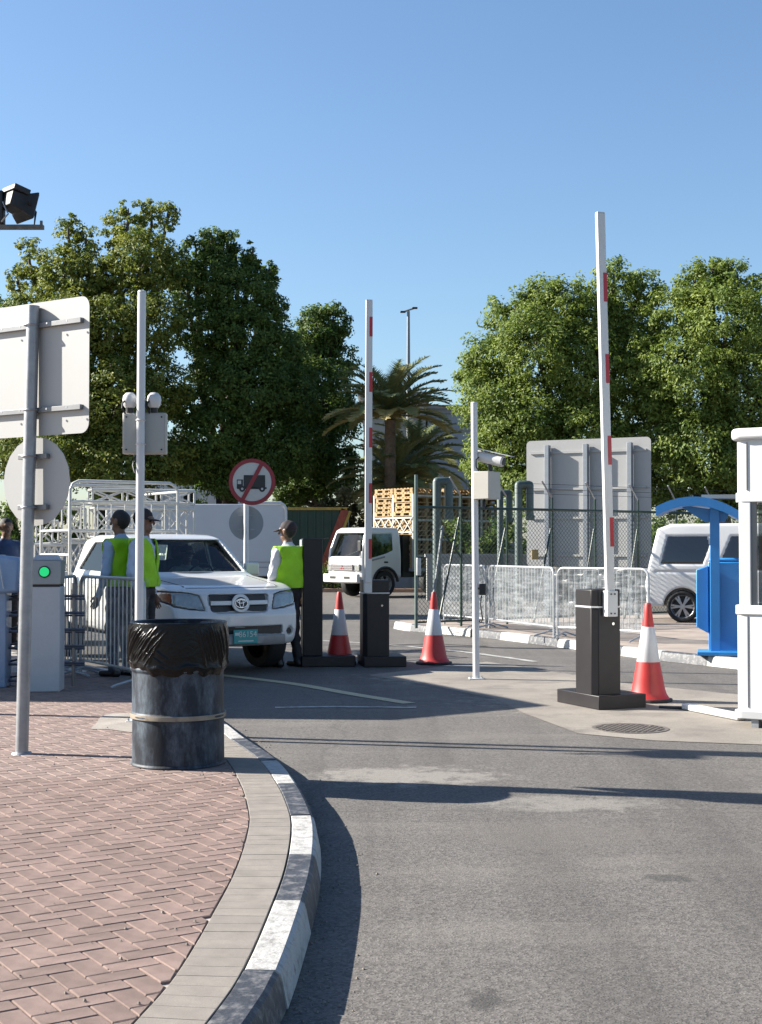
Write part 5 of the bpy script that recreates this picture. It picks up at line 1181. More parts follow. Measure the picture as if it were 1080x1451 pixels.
# ------------------------------------------------------------------ people
GROUPS = ('skin', 'shirt', 'trousers', 'shoes', 'hair', 'eye')
def person(label, loc, rz, mats, arms, legs=None, head_yaw=0., vest=None, cap_=None, hair_on=True, long_sleeve=True, scale=1., sit=False, group=None):
    t = thing('person', label, 'person', loc, rz, group); t.scale = (scale,)*3
    P = []                                               # (group, kind, args, smooth group)
    legs = legs or [((.0, s*.095, .90), (.03, s*.105, .50), (-.01, s*.11, .09)) for s in (1, -1)]
    hz = legs[0][0][2]; dz = hz-.90
    up = lambda p: (p[0], p[1], p[2]+dz)
    P += [('trousers', 'e', (up((0, 0, .95)), (.125, .165, .14))), ('shirt', 'e', (up((.0, 0, 1.10)), (.115, .155, .17))), ('shirt', 'e', (up((.005, 0, 1.28)), (.122, .178, .20))),
          ('shirt', 'c', (up((-.01, .15, 1.415)), up((-.01, -.15, 1.415)), .062, .062)), ('skin', 'c', (up((-.01, 0, 1.43)), up((.015, 0, 1.56)), .056, .052)), ('shirt', 'c', (up((-.015, 0, 1.45)), up((-.005, 0, 1.475)), .068, .064))]
    for hp, kn, an in legs:
        P += [('trousers', 'c', (hp, kn, .092, .066)), ('trousers', 'c', (kn, an, .064, .055))]
        P += [('shoes', 'c', ((an[0]-.03, an[1], an[2]-.05), (an[0]+.16, an[1]*1.05, an[2]-.055), .044, .036)), ('shoes', 'c', ((an[0]-.03, an[1], an[2]-.045), (an[0], an[1], an[2]+.01), .045, .042))]
    hands = []
    for (sh, elb, wri) in arms:
        sh, elb, wri = up(sh), up(elb), up(wri)
        P += [('shirt', 'c', (sh, elb, .062, .050)), ('shirt' if long_sleeve else 'skin', 'c', (elb, wri, .046 if long_sleeve else .040, .036 if long_sleeve else .028))]
        hands.append((np.array(elb), np.array(wri)))
    cy, sy = math.cos(head_yaw), math.sin(head_yaw); hc = np.array(up((.02, 0, 1.645)))
    Hd = lambda a, b, c: (hc[0]+cy*a-sy*b, hc[1]+sy*a+cy*b, hc[2]+c)
    P += [('skin', 'c', (Hd(.0, 0, .035), Hd(-.02, 0, .03), .082, .084)), ('skin', 'c', (Hd(.03, 0, -.06), Hd(.0, 0, -.02), .052, .066)), ('skin', 'c', (Hd(.095, 0, .01), Hd(.108, 0, -.02), .011, .016)),
          ('skin', 'c', (Hd(.075, .03, .035), Hd(.075, -.03, .035), .018, .018))]
    for s in (1, -1):
        P += [('skin', 'c', (Hd(-.005, s*.082, -.015), Hd(-.012, s*.086, .02), .014, .018)), ('eye', 'c', (Hd(.083, s*.031, .012), Hd(.084, s*.033, .012), .010, .010))]
    P += [('eye', 'c', (Hd(.085, .020, -.055), Hd(.085, -.020, -.055), .006, .006))]
    if hair_on: P += [('hair', 'c', (Hd(-.012, 0, .055), Hd(-.035, 0, .035), .086, .088)), ('hair', 'c', (Hd(-.045, 0, -.005), Hd(-.05, 0, .02), .066, .072))]
    allp = np.array([q for g, k, a in P for q in (a[:2] if k == 'c' else (a[0],))]); mn = allp.min(0)-.22; mx = allp.max(0)+.22; mn[2] = max(mn[2], -.03) if not sit else mn[2]
    h = .0125; X, Y, Z = axes(mn, mx, h)
    ev = lambda k, a, X, Y, Z: cap(X, Y, Z, *a) if k == 'c' else ell(X, Y, Z, *a)
    f = None
    for g, k, a in P:
        if g == 'eye': continue
        d = ev(k, a, X, Y, Z); f = d if f is None else smin(f, d, .012 if g in ('hair',) else (.025 if g in ('skin', 'shoes') else .04))
    if not sit: f = np.maximum(f, .002-Z)
    V, F = nets(np.broadcast_to(f, (X.shape[0], Y.shape[1], Z.shape[2])), mn, h)
    c = V[F].mean(1); D = {}
    for g, k, a in P:
        d = ev(k, a, c[:, 0], c[:, 1], c[:, 2]); D[g] = d if g not in D else np.minimum(D[g], d)
    for g in GROUPS: D.setdefault(g, np.full(len(c), 9.))
    D['eye'] = np.where(D['eye'] < .004, -9, 9)
    mi = np.argmin(np.stack([D[g] for g in GROUPS]), 0)
    cloth = np.isin(mi, (1, 2)); w = np.zeros(len(V)); np.maximum.at(w, F[cloth].ravel(), 1.)
    fold = .0045*np.sin(38*V[:, 2]+9*V[:, 1]+5*np.sin(14*V[:, 0]))+.0035*np.sin(61*V[:, 2]-21*V[:, 0]+13*V[:, 1])
    ctr = np.stack([V[:, 0]*0, V[:, 1]*0, V[:, 2]], 1); nv = V-ctr; nv[:, 2] = 0; nv /= (np.linalg.norm(nv, axis=1)[:, None]+1e-6); V = V+nv*(fold*w)[:, None]
    for elb, wri in hands:                                # hands with five bent fingers
        d = (wri-elb)/np.linalg.norm(wri-elb); xa = np.array([1., 0, 0]); xa = xa-d*xa.dot(d); xa /= np.linalg.norm(xa); ya = np.cross(d, xa); inw = -1 if wri[1] > 0 else 1
        Rm = np.stack([xa, ya*1., -d], 1); hh = .0055; lo_ = np.array((-.075, -.06, -.215)); X2, Y2, Z2 = axes(lo_, (.085, .06, .03), hh)
        g = cap(X2, Y2*2.0, Z2, (0, 0, .02), (.0, 0, -.02), .030, .034); g = smin(g, cap(X2, Y2*2.2, Z2, (.0, 0, -.035), (0, 0, -.075), .040, .042), .02)
        sgy = inw
        for q, L_ in zip((-.031, -.0105, .0105, .031), (.058, .072, .078, .068)):
            a0 = (q, 0, -.095); a1 = (q*1.08, sgy*.008, -.095-L_*.5); a2 = (q*1.05, sgy*.026, -.095-L_*.9)
            g = smin(g, cap(X2, Y2, Z2, a0, a1, .0095, .0088), .006); g = smin(g, cap(X2, Y2, Z2, a1, a2, .0088, .0078), .003)
        g = smin(g, cap(X2, Y2, Z2, (.030, 0, -.035), (.056, sgy*.012, -.075), .012, .010), .012); g = smin(g, cap(X2, Y2, Z2, (.056, sgy*.012, -.075), (.055, sgy*.022, -.105), .010, .008), .004)
        V2, F2 = nets(g.astype(np.float32), lo_, hh); V2 = V2@Rm.T+wri; F = np.concatenate([F, F2+len(V)]); V = np.concatenate([V, V2]); mi = np.concatenate([mi, np.zeros(len(F2), int)])
    link('body', raw_mesh('person_body', V, F, [mats.get(g, eye_m) for g in GROUPS], mi), t)
    if vest:
        lo_ = np.array(up((-.24, -.30, .90))); X2, Y2, Z2 = axes(lo_, up((.24, .30, 1.52)), .011)
        zz = Z2-dz
        d = smin(ell(X2, Y2, zz, (.005, 0, 1.28), (.122, .178, .20)), smin(ell(X2, Y2, zz, (0, 0, 1.10), (.125, .165, .19)), cap(X2, Y2, zz, (-.01, .15, 1.415), (-.01, -.15, 1.415), .062, .062), .05), .06)
        d = smin(d, ell(X2, Y2, zz, (0, 0, .97), (.14, .18, .16)), .05)
        d = d-.006+.007*np.sin(24*zz+15*Y2+4*np.sin(11*X2))*np.sin(9*Y2+1+6*zz)+.003*np.sin(41*Y2-30*zz)
        v = np.maximum(d-.022, -(d-.0035)); v = np.maximum(v, .965-zz); v = np.maximum(v, zz-1.475)
        for s in (1, -1): v = np.maximum(v, -(np.sqrt((X2*.9)**2+(Y2-s*.235)**2*1.0+(zz-1.33)**2*.45)-.085))
        v = np.maximum(v, -(np.sqrt((X2-.01)**2+Y2**2+(zz-1.50)**2)-.088)); v = np.maximum(v, -np.maximum(.02-X2, np.abs(Y2)-.10*np.clip((zz-1.16)/.3, .05, 1)))
        vo = sdf_obj('vest', v.astype(np.float32), lo_, .011, vest, t)
    if cap_:
        lo_ = hc+np.array((-.22, -.22, -.02)); X2, Y2, Z2 = axes(lo_, hc+np.array((.24, .24, .17)), .007)
        lx = (X2-hc[0])*cy+(Y2-hc[1])*sy; ly = -(X2-hc[0])*sy+(Y2-hc[1])*cy; lz = Z2-hc[2]
        d = cap(lx, ly, lz, (-.012, 0, .055), (-.035, 0, .045), .093, .097); d = np.maximum(d, .03-lz)
        br = np.maximum(np.abs(lz-.036+.25*np.clip(lx-.07, 0, 1)+.9*ly**2)-.006, np.sqrt((lx-.09)**2+(ly*1.0)**2)-.085); d = smin(d, br, .008)
        sdf_obj('cap', d.astype(np.float32), lo_, .007, cap_, t)
    return t
capm = M('cap_dark', (.03, .018, .02), .8, var=.15)
base = dict(skin=skin, shirt=shirt_white, trousers=trouser, shoes=shoe, hair=hair, eye=eye_m)
A_down = lambda s, f=0.: ((-.01, s*.195, 1.40), (-.05+f, s*.245, 1.12), (.02+f*2, s*.25, .88))
p = G(408, 945)
person('man in a high-visibility vest and dark cap standing beside the pickup bonnet', tuple(p), R(138), base, [((-.01, .195, 1.40), (.03, .235, 1.12), (.16, .20, .92)), A_down(-1)],
       legs=[((.0, .095, .90), (.03, .11, .50), (.03, .13, .09)), ((0, -.095, .90), (.0, -.10, .50), (-.06, -.11, .09))], head_yaw=R(22), vest=hivis, cap_=capm, scale=1.03)
p = AT(171, 776, 14.75)
person('dark-haired man in light blue shirt and green vest behind the wrapped barrier', (p.x, p.y, KH-.006), R(150), dict(base, shirt=shirt_blue, trousers=M('navy_trousers', (.03, .04, .08), .8, var=.15, bump=.2, bs=40)), [A_down(1, .03), A_down(-1, .02)], head_yaw=R(10), vest=hivis, scale=1.0)
p = AT(203, 776, 14.55)
person('man in a dark cap and vest half hidden by the white camera pole', (p.x, p.y, .0 if p.x > -2.3 else KH-.006), R(-12), dict(base, shirt=M('shirt_pale', (.55, .64, .80), .8, var=.05, bump=.2, bs=40)), [A_down(1), A_down(-1, .02)], head_yaw=R(-6), vest=hivis, cap_=capm, scale=1.0)
p = AT(8, 776, 18.6)
person('man in a navy shirt looking down behind the turnstiles', (p.x, p.y, KH-.01), R(-55), dict(base, shirt=shirt_navy), [A_down(1), A_down(-1)], scale=1.0)
HM = Matrix.Translation((-1.63, 16.2, 0)) @ Matrix.Rotation(R(-58), 4, 'Z'); p = HM @ Vector((-2.42, .36, -.03))
sl = [((.0, s*.095, .80), (.42, s*.12, .78), (.55, s*.12, .45)) for s in (1, -1)]
person('driver in a pale shirt at the wheel of the white pickup', tuple(p), R(-58), dict(base, shirt=M('shirt_sage', (.30, .36, .33), .8)), [((-.01, s*.195, 1.40), (.16, s*.27, 1.18), (.36, s*.16, 1.26)) for s in (1, -1)], legs=sl, sit=True, head_yaw=R(5), cap_=capm, scale=.93)

# ------------------------------------------------------------------ background buildings, wall, skip, lamp
shade_wall = M('grey_render', (.50, .53, .57), .85, var=.05, vs=.6, bump=.1, dirt=(.34, .35, .37), damt=.2, ds=.8)
corn = M('cornice_grey', (.46, .46, .44), .8, var=.04)
def bld(name, label, x0, x1, y0, y1, ztop, mat, rz=0.):
    t = thing(name, label, 'building', ((x0+x1)/2, y0, 0), rz); w = x1-x0; d = y1-y0
    MB().box((0, d/2, ztop/2), (w, d, ztop)).build('wall', mat, t, smooth=0)
    for k, (o_, za, zb_) in enumerate(((.14, ztop-.02, ztop+.22), (.30, ztop+.22, ztop+.42), (.10, ztop-.95, ztop-.80))): MB().box((0, d/2, (za+zb_)/2), (w+2*o_, d+2*o_, zb_-za)).build('cornice', corn, t, smooth=0)
    return t, w, d
p0 = AT(606, 575, 74); p1 = AT(700, 575, 74)
b_, w, d = bld('villa', 'grey rendered villa with a stepped cornice behind the palms', p0.x, p1.x+.5, 74, 90, p0.z-.4, shade_wall)
for k in range(3):
    z_ = AT(660, 680, 74).z; fr = MB().box((.35+.75*k, -.03, z_), (.5, .12, 1.2)).build('window', white_paint, b_, bevel=.01); MB().box((.35+.75*k, -.095, z_), (.38, .02, 1.05)).build('pane', tint_glass, fr)
p0 = AT(515, 553, 70); p1 = AT(604, 553, 70)
b2_, w, d = bld('villa', 'taller pale villa wing with a heavy cornice behind the lamp post', p0.x, p1.x, 71, 84, p1.z-.4, M('beige_render', (.46, .45, .40), .85, var=.05, vs=.6))
for k in range(2):
    fr = MB().box((-1.0+1.6*k, -.03, 5.2), (.8, .12, 1.6)).build('window', white_paint, b2_, bevel=.01); MB().box((-1.0+1.6*k, -.095, 5.2), (.64, .02, 1.42)).build('pane', tint_glass, fr)
p0 = AT(205, 660, 72); p1 = AT(345, 660, 72)
b3_, w, d = bld('villa', 'white villa glimpsed below the big tree crowns', p0.x-.5, p1.x, 72, 84, AT(300, 640, 72).z, M('white_render', (.70, .70, .69), .85, var=.04, vs=.5))
for k in range(3):
    fr = MB().box((-1.7+1.7*k, -.03, 4.0), (.7, .12, .9)).build('window', white_paint, b3_, bevel=.01); MB().box((-1.7+1.7*k, -.095, 4.0), (.56, .02, .76)).build('pane', tint_glass, fr)
bw_ = thing('boundary_wall', 'grey boundary wall beyond the parked lorry', 'wall', (-14, 50.5, 0))
MB().box((12.5, .1, .8), (25, .2, 1.6)).build('panel', M('wall_grey', (.36, .38, .40), .85, var=.1, vs=.8), bw_, smooth=0)
for k in range(9): MB().box((.3+3*k, .08, .87), (.32, .32, 1.74)).build('pier', M('pier_grey', (.42, .43, .44), .85), bw_, smooth=0)
MB().box((12.5, .1, 1.64), (25.1, .28, .08)).build('coping', MATS['pier_grey'], bw_, smooth=0)
bw2 = thing('boundary_wall', 'low pale wall seen through the chain-link fence', 'wall', (1.8, 39, 0), R(4))
MB().box((9, .1, .62), (19, .2, 1.24)).build('panel', M('wall_pale', (.40, .40, .39), .85, var=.12, vs=.7, dirt=(.2, .2, .2), damt=.25, ds=.9), bw2, smooth=0); MB().box((9, .1, 1.28), (19.1, .28, .08)).build('coping', MATS['pier_grey'], bw2, smooth=0)
sk = AT(430, 776, 48.5); SK = thing('skip', 'dark green steel skip with a sloping end edged in red and yellow', 'skip', (sk.x-.6, 48.5, 0))
z1 = AT(440, 722, 48.5).z; xr = AT(490, 776, 48.5).x-sk.x+.6
MB().slab([(0, 0, .35), (xr-.95, 0, .35), (xr, 0, z1), (0, 0, z1)], (0, 1.8, 0)).build('hull', M('skip_green', (.02, .06, .04), .6, var=.25, vs=2), SK, smooth=0)
for k in range(7): MB().box((.15+.28*k, -.02, (z1+.5)/2+.1), (.05, .05, z1-.75)).build('rib', MATS['skip_green'], SK)
MB().bar((xr-.98, -.03, .35), (xr-.02, -.03, z1), .10, .26).build('red_edge', M('skip_red', (.33, .06, .03), .6, var=.2), SK); MB().bar((xr-.75, -.035, .35), (xr+.16, -.035, z1-.05), .07, .10).build('yellow_edge', M('skip_yellow', (.45, .30, .05), .6, var=.2), SK)
MB().box((xr/2, -.03, z1+.03), (xr+.1, .10, .10)).build('rim', MATS['skip_yellow'], SK)
for x_ in (.4, 1.6): MB().box((x_, .5, .17), (.3, .8, .36)).build('skid', dark_metal, SK)
lp = AT(579, 776, 60); LP = thing('street_lamp', 'tall thin grey lamp post rising behind the palms', 'street lamp', (lp.x, lp.y, 0)); zt = AT(577, 441, 60).z
MB().tube([(0, 0, 0), (0, 0, zt)], [.13, .065], 12).build('column', M('lamp_post_grey', (.30, .31, .32), .5, .4, var=.06), LP)
MB().tube([(-.2, 0, zt-.02), (0, 0, zt+.05), (.25, 0, zt+.13)], .04, 8).build('bracket', MATS['lamp_post_grey'], LP)
for x_, z_ in ((-.24, -.03), (.28, .14)): MB().box((x_, 0, zt+z_), (.24, .14, .08)).build('lamp_head', dark_metal, LP, bevel=.02)
for i, (x0, x1, y_) in enumerate(((-9, -1.2, 50.0),)):
    rl = thing('railing', 'thin galvanised railing above the boundary wall', 'railing', (x0, 50.3, 1.68))
    for z_ in (.55, 1.0): MB().cyl((0, 0, z_), (x1-x0, 0, z_), .02, n=6).build('rail', galv, rl)
    for k in range(7): MB().cyl(((x1-x0)*k/6, 0, 0), ((x1-x0)*k/6, 0, 1.0), .022, n=6).build('post', galv, rl)
kb2 = Curve([(-16, 46.5), (-8, 46.4), (0, 46.2), (9, 45.5)]); s2 = list(np.arange(.1, kb2.L-.1, 1.8)); kerb_line('kerb', kb2, s2, True, mats=(M('terracotta_kerb', (.42, .27, .17), .8, var=.15), M('terracotta_kerb_dark', (.34, .22, .15), .8, var=.15)), seg=2)

# ------------------------------------------------------------------ vegetation
def leaf_mat(name, c0, c1, trans=.35):
    m = bpy.data.materials.new(name); m.use_nodes = True; nt = m.node_tree; N = nt.nodes; L = nt.links; out = N['Material Output']; b = N['Principled BSDF']; b.inputs['Roughness'].default_value = .55; b.inputs['Specular IOR Level'].default_value = .3
    at = N.new('ShaderNodeAttribute'); at.attribute_name = 'tone'; mx = N.new('ShaderNodeMix'); mx.data_type = 'RGBA'; mx.inputs[6].default_value = (*c0, 1); mx.inputs[7].default_value = (*c1, 1)
    L.new(at.outputs['Fac'], mx.inputs[0]); L.new(mx.outputs[2], b.inputs['Base Color'])
    tr = N.new('ShaderNodeBsdfTranslucent'); L.new(mx.outputs[2], tr.inputs[0]); ms = N.new('ShaderNodeMixShader'); ms.inputs[0].default_value = trans; L.new(b.outputs[0], ms.inputs[1]); L.new(tr.outputs[0], ms.inputs[2]); L.new(ms.outputs[0], out.inputs['Surface']); m.diffuse_color = (*c0, 1); return m
bark = M('bark', (.12, .09, .065), .9, var=.3, vs=6, bump=.6, bs=18)
def leaves(name, C, N_, size, tone, mat, parent, aspect=.5):
    n = len(C); a = rng.normal(size=(n, 3)); a /= np.linalg.norm(a, axis=1)[:, None]; t = np.cross(N_, a); t /= np.linalg.norm(t, axis=1)[:, None]+1e-9; b = np.cross(N_, t)
    L_ = size[:, None]; V = np.stack([C-t*L_*.5, C+b*L_*aspect*.5+N_*L_*.06, C+t*L_*.5, C-b*L_*aspect*.5+N_*L_*.06], 1).reshape(-1, 3)
    me = raw_mesh(name, V, np.arange(4*n).reshape(-1, 4), mat, smooth=False); at = me.attributes.new('tone', 'FLOAT', 'FACE'); at.data.foreach_set('value', np.clip(tone, 0, 1).astype(np.float32)); return link(name, me, parent)
def tree(label, x, y, lobes, H0, trunk_r, nleaf, mat, size=.16, group='roadside trees', yellow=.0, dens=1.):
    """lobes: (dx, dy, z, rx, rz) ellipsoid clumps of the crown"""
    t = thing('tree', label, 'tree', (x, y, 0), 0, group); r2 = np.random.default_rng(abs(hash(label)) % 99991 if False else sum(map(ord, label)))
    top = max(l[2] for l in lobes); tr = MB(); tr.tube([(0, 0, 0), (.1, .05, H0*.5), (.0, .1, H0), (.15, 0, H0+(top-H0)*.45)], [trunk_r*1.3, trunk_r, trunk_r*.85, trunk_r*.4], 12)
    for l in lobes:
        c = Vector(l[:3]); s = Vector((0, .1, H0*.9)); m = s.lerp(c, .5)+Vector((r2.normal()*.3, r2.normal()*.3, -.2)); tr.tube([s, m, c, c+Vector((0, 0, l[4]*.5))], [trunk_r*.5, trunk_r*.32, trunk_r*.18, trunk_r*.06], 7)
    tr.build('trunk', bark, t)
    Cs, Ns, Ts, Ss = [], [], [], []; wsum = sum(l[3]**2 for l in lobes)
    for l in lobes:
        c = np.array(l[:3]); rx, rz_ = l[3], l[4]; nc = max(12, int(150*dens*rx*rx/ (wsum/len(lobes))))
        d = r2.normal(size=(nc, 3)); d /= np.linalg.norm(d, axis=1)[:, None]; rad = r2.uniform(.45, 1.0, nc)**.55*(1+.12*r2.normal(size=nc))
        cc = c+d*rad[:, None]*np.array((rx, rx, rz_)); k = max(8, int(nleaf*rx*rx/wsum/nc)); cr = .15*rx+.14
        ph = np.repeat(cc, k, 0); o = r2.normal(size=(len(ph), 3)); o /= np.linalg.norm(o, axis=1)[:, None]; o *= (r2.uniform(.1, 1, len(ph))**.5)[:, None]*cr*np.repeat(r2.uniform(.6, 1.25, nc), k)[:, None]
        o[:, 2] *= .75; P = ph+o; nn_ = np.repeat(d, k, 0)*.5+o/cr*.6+r2.normal(size=o.shape)*.45+np.array((0, 0, .35)); nn_ /= np.linalg.norm(nn_, axis=1)[:, None]
        Cs.append(P); Ns.append(nn_); Ts.append(np.repeat(r2.uniform(.05, .75, nc), k)+r2.normal(size=len(P))*.16+yellow*np.repeat(r2.uniform(0, 1, nc) > .8, k)); Ss.append(size*r2.uniform(.6, 1.3, len(P)))
    leaves('crown', np.concatenate(Cs), np.concatenate(Ns), np.concatenate(Ss), np.concatenate(Ts), mat, t); return t
lf_a = leaf_mat('leaf_olive', (.075, .122, .022), (.25, .265, .048), .42); lf_b = leaf_mat('leaf_deep', (.046, .092, .020), (.15, .21, .04), .42); lf_c = leaf_mat('leaf_fresh', (.100, .155, .030), (.245, .30, .058), .42)
def px_lobes(x0, y0, items):                            # (px, py, depth offset, radius px, vertical stretch)
    out = []
    for (px, py, dd, rp, vs_) in items:
        p = AT(px, py, y0+dd); r = rp/FPX*y0; out.append((p.x-x0, dd, p.z, r, r*vs_))
    return out
d = 54; xa = AT(140, 776, d).x
tree('tall olive-green tree with upright tufts behind the nearest signpost', xa, d, px_lobes(xa, d, [(42, 372, 0, 20, 1.9), (25, 400, .5, 16, 1.4), (66, 400, 0, 20, 1.5), (97, 335, -.5, 19, 1.8), (122, 345, 0, 16, 1.6), (90, 390, -1, 34, 1.3), (125, 400, -1, 34, 1.2), (163, 330, .3, 18, 1.7), (182, 312, 0, 17, 2.0), (215, 318, .5, 20, 1.9), (238, 308, 0, 15, 1.7), (200, 370, -1.5, 42, 1.2), (235, 380, -.5, 28, 1.3), (160, 400, -1, 36, 1.1), (45, 450, -1, 38, 1.1), (95, 460, -2, 46, 1), (150, 470, -2, 48, 1), (210, 460, -2, 48, 1), (40, 530, -1, 50, 1), (100, 560, -2.2, 56, .9), (170, 560, -2.5, 56, 1), (225, 550, -2, 44, 1), (90, 640, -1.5, 60, .8), (170, 660, -2, 60, .8), (240, 650, -1.5, 45, .8), (40, 640, 0, 55, .8)]), 4.5, .35, 120000, lf_a, .155, yellow=.35)
xb = AT(320, 776, d).x
tree('dark broad tree above the pickup with small gaps of sky', xb, d+1, px_lobes(xb, d+1, [(300, 347, 0, 20, 1.2), (322, 340, .3, 15, 1.2), (278, 365, 0, 24, 1.3), (265, 400, 0, 34, 1.1), (305, 385, 0, 32, 1.1), (335, 372, .5, 20, 1.1), (358, 365, 0, 13, 1.6), (352, 392, 0, 22, 1.1), (382, 383, 1, 12, 1.3), (378, 408, .5, 22, 1), (335, 425, -1, 44, 1), (285, 460, -1.2, 40, 1), (378, 440, -.5, 30, 1), (345, 480, -1.5, 50, 1), (300, 520, -1, 36, .9), (395, 500, -.5, 38, 1), (350, 550, -2, 56, .9), (405, 560, -1, 46, 1), (270, 580, -1.5, 34, .9), (315, 620, -2, 55, .8), (390, 640, -1.5, 55, .8), (330, 680, -1, 45, .6), (270, 660, 0, 38, .7)]), 4.2, .35, 105000, lf_b, .155)
xc = AT(455, 776, 57).x
tree('dark tree with a sunlit rounded top beside the left barrier arm', xc, 57, px_lobes(xc, 57, [(450, 470, 0, 34, 1), (472, 458, 0, 26, 1), (430, 500, 0, 36, 1), (480, 510, .5, 28, 1), (445, 560, -1, 52, 1), (480, 590, -.5, 32, 1.1), (430, 630, -1, 50, .9), (470, 670, -1, 42, .9), (420, 690, 0, 40, .7)]), 3.5, .28, 60000, lf_b, .155)
xd = AT(790, 776, 38).x
tree('broad sunlit green tree rising behind the blank sign board', xd, 38, px_lobes(xd, 38, [(690, 510, 0, 40, 1), (672, 540, .3, 26, 1.2), (730, 455, 0, 42, 1), (775, 430, 0, 36, 1.1), (800, 440, -.5, 42, 1.1), (870, 405, 0, 32, 1.2), (910, 410, .5, 30, 1.2), (845, 450, 0, 48, 1), (760, 500, -1, 60, 1), (700, 570, -.5, 52, 1), (830, 530, -1, 62, 1), (740, 600, -1, 60, 1), (820, 630, -1.2, 66, .9), (890, 480, .5, 52, 1), (900, 580, .6, 60, 1), (700, 650, 0, 45, .9), (760, 690, -.5, 55, .6), (880, 680, 0, 55, .7)]), 3.0, .30, 120000, lf_c, .108)
xe = AT(1020, 776, 37).x
tree('dense sunlit green tree behind the guard booth and kiosk', xe, 37, px_lobes(xe, 37, [(985, 410, 0, 34, 1.1), (1045, 405, 0, 36, 1.1), (1010, 395, 0, 26, 1.2), (960, 450, 0, 46, 1), (1030, 460, -1, 62, 1), (930, 520, -.3, 48, 1), (980, 540, -1, 66, 1), (1060, 560, -1, 66, 1), (930, 610, -.5, 52, 1), (1000, 640, -1.2, 66, .9), (1080, 650, -.6, 60, .9), (1110, 470, 0, 60, 1), (1130, 560, 0, 60, 1), (960, 700, 0, 50, .6), (1040, 700, 0, 50, .6)]), 3.0, .30, 110000, lf_c, .108)
xf = AT(15, 776, 75).x
tree('distant green treetop at the picture edge above the blank sign', xf, 75, px_lobes(xf, 75, [(10, 440, 0, 25, .8), (-20, 470, 0, 40, .9), (20, 480, 0, 35, .9), (-10, 540, 0, 50, 1), (20, 600, 0, 50, 1)]), 5, .3, 12000, lf_b, .24)

def palm(label, px, d, zc, n, L0, seed):
    b = AT(px, 776, d); t = thing('palm', label, 'palm tree', (b.x, d, 0), 0, 'date palms beside the villa'); r2 = np.random.default_rng(seed)
    tk = [(0, 0, 0), (.06, 0, zc*.5), (0, 0, zc)]; pr = []
    for k in range(22): q = k/21; pr += [(.24-.05*q+.025*(k % 2), zc*q)]
    MB().lathe(pr+[(0, zc+.15)], 14).build('trunk', M('palm_bark', (.17, .12, .08), .9, var=.3, vs=8, bump=.8, bs=14), t)
    V, T = [], []
    for i in range(n):
        az = i*2.39996+r2.uniform(-.2, .2); q = i/n; el0 = R(84-(78 if n == 56 else 105)*q)+r2.normal()*.08; L_ = L0*r2.uniform(.85, 1.1); m = 14; P = np.array((0., 0, zc+.15)); el = el0; pts = [P.copy()]
        for k in range(m):
            el -= R((2.0 if n == 56 else 2.4)+4.6*k/m)*(1.1-q*.3); P = P+np.array((math.cos(az)*math.cos(el), math.sin(az)*math.cos(el), math.sin(el)))*L_/m; pts.append(P.copy())
        pts = np.array(pts); tn = (1. if q > .8 else 0.)*r2.uniform(.5, 1)+r2.uniform(0, .35)
        for k in range(1, m*4):
            s = k/4; a = int(min(s, m-1)); fr = s-a; p = pts[a]*(1-fr)+pts[a+1]*fr; dr = pts[a+1]-pts[a]; dr /= np.linalg.norm(dr); sd_ = np.cross(dr, (0, 0, 1)); sd_ /= np.linalg.norm(sd_)+1e-9; upv = np.cross(sd_, dr)
            ll = .62*math.sin(math.pi*min(1, .12+.86*s/m))**.7*L0/3
            for sg in (-1, 1):
                dv = (sd_*sg*.75+dr*.62+upv*.22+np.array((0, 0, -.15)))*ll+r2.normal(size=3)*.03; w_ = dr*.036
                V.append((p-w_, p+w_, p+dv*.6+w_*.8-np.array((0, 0, .02)), p+dv)); T.append(tn+r2.normal()*.1)
        for k in range(m):
            a, b2 = pts[k], pts[k+1]; V.append((a-np.array((0, 0, .025)), a+np.array((0, 0, .02)), b2+np.array((0, 0, .015)), b2-np.array((0, 0, .015)))); T.append(tn+.3)
    V = np.array(V).reshape(-1, 3); me = raw_mesh('fronds', V, np.arange(len(V)).reshape(-1, 4), lf_p, smooth=False); at = me.attributes.new('tone', 'FLOAT', 'FACE'); at.data.foreach_set('value', np.clip(T, 0, 1).astype(np.float32)); link('fronds', me, t); return t
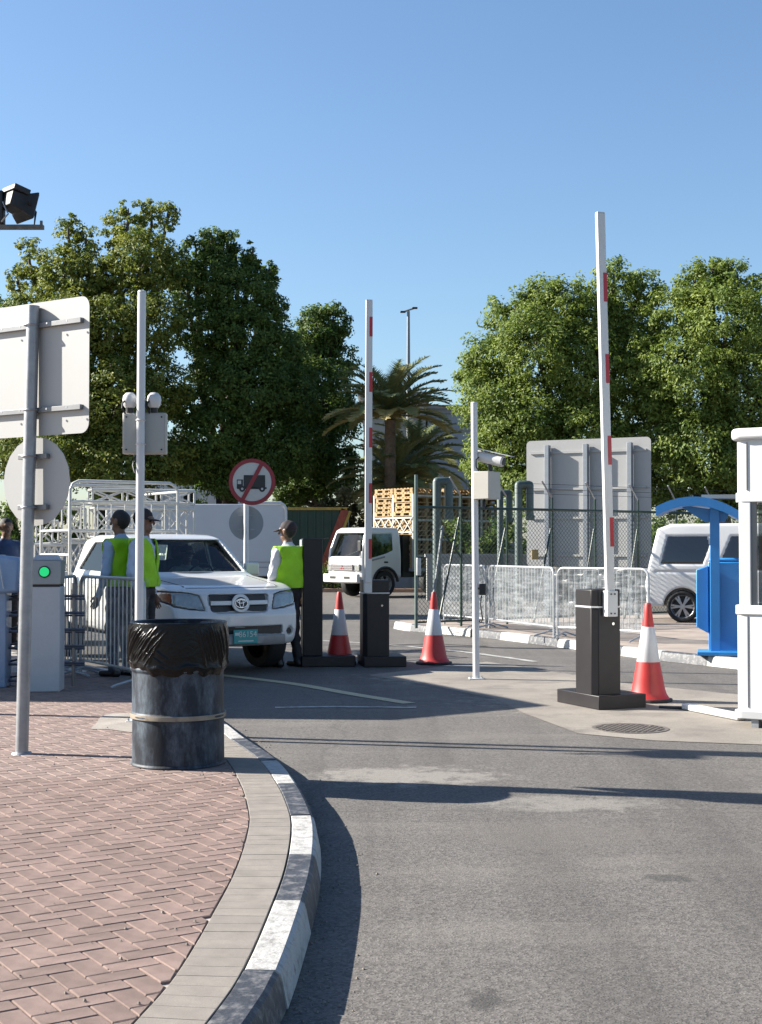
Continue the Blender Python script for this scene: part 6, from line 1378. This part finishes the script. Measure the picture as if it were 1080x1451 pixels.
lf_p = leaf_mat('palm_leaf', (.16, .20, .085), (.42, .34, .13), .4)
palm('date palm with arching fronds left of the lamp post', 553, 52, AT(553, 596, 52).z, 56, 2.75, 3)
palm('lower date palm with drooping fronds in front of the villa', 592, 57, AT(592, 664, 57).z, 60, 2.7, 8)
palm('small shaded date palm behind the pallet lorry', 560, 53, AT(560, 690, 53).z, 50, 2.6, 14)
def shrub(label, x0, x1, y, h_, n, mat, w_=.8, size=.10, group='background shrubs'):
    t = thing('hedge', label, 'hedge', ((x0+x1)/2, y, 0), 0, group); r2 = np.random.default_rng(n)
    nc = max(10, int((x1-x0)*14)); cc = np.stack([r2.uniform(x0-(x0+x1)/2, x1-(x0+x1)/2, nc), r2.uniform(-w_/2, w_/2, nc), r2.uniform(.15, h_, nc)], 1); k = n//nc; P = np.repeat(cc, k, 0)+r2.normal(size=(nc*k, 3))*.14; P[:, 2] = np.maximum(P[:, 2], .02)
    nn_ = r2.normal(size=P.shape)+np.array((0, -.3, .5)); nn_ /= np.linalg.norm(nn_, axis=1)[:, None]; leaves('foliage', P, nn_, size*r2.uniform(.6, 1.3, len(P)), np.repeat(r2.uniform(0, .8, nc), k)+r2.normal(size=len(P))*.1, mat, t)
    mb = MB()
    for q in cc[::6]: mb.cyl((q[0], q[1], 0), (q[0], q[1], q[2]), .015, .008, 5)
    mb.build('stems', bark, t); return t
shrub('low bright green hedge at the kerb beside the lorry bumper', AT(448, 776, 46.9).x-1.5, AT(470, 776, 46.9).x+1., 47.0, .85, 7000, lf_c)
shrub('dry olive shrubs above the wall behind the left barrier arm', AT(435, 776, 52).x, AT(515, 776, 52).x, 52.3, 3.6, 9000, leaf_mat('leaf_dry', (.05, .055, .02), (.22, .19, .09)), 1.4, .16)
shrub('dark shrub line under the trees behind the pickup', AT(-30, 776, 50).x, AT(425, 776, 50).x, 52.0, 3.0, 26000, lf_b, 1.6, .18)
shrub('dark shrub line behind the chain-link fence and sign board', AT(640, 776, 41).x, AT(1100, 776, 41).x, 41.0, 2.3, 22000, lf_b, 1.4, .15)
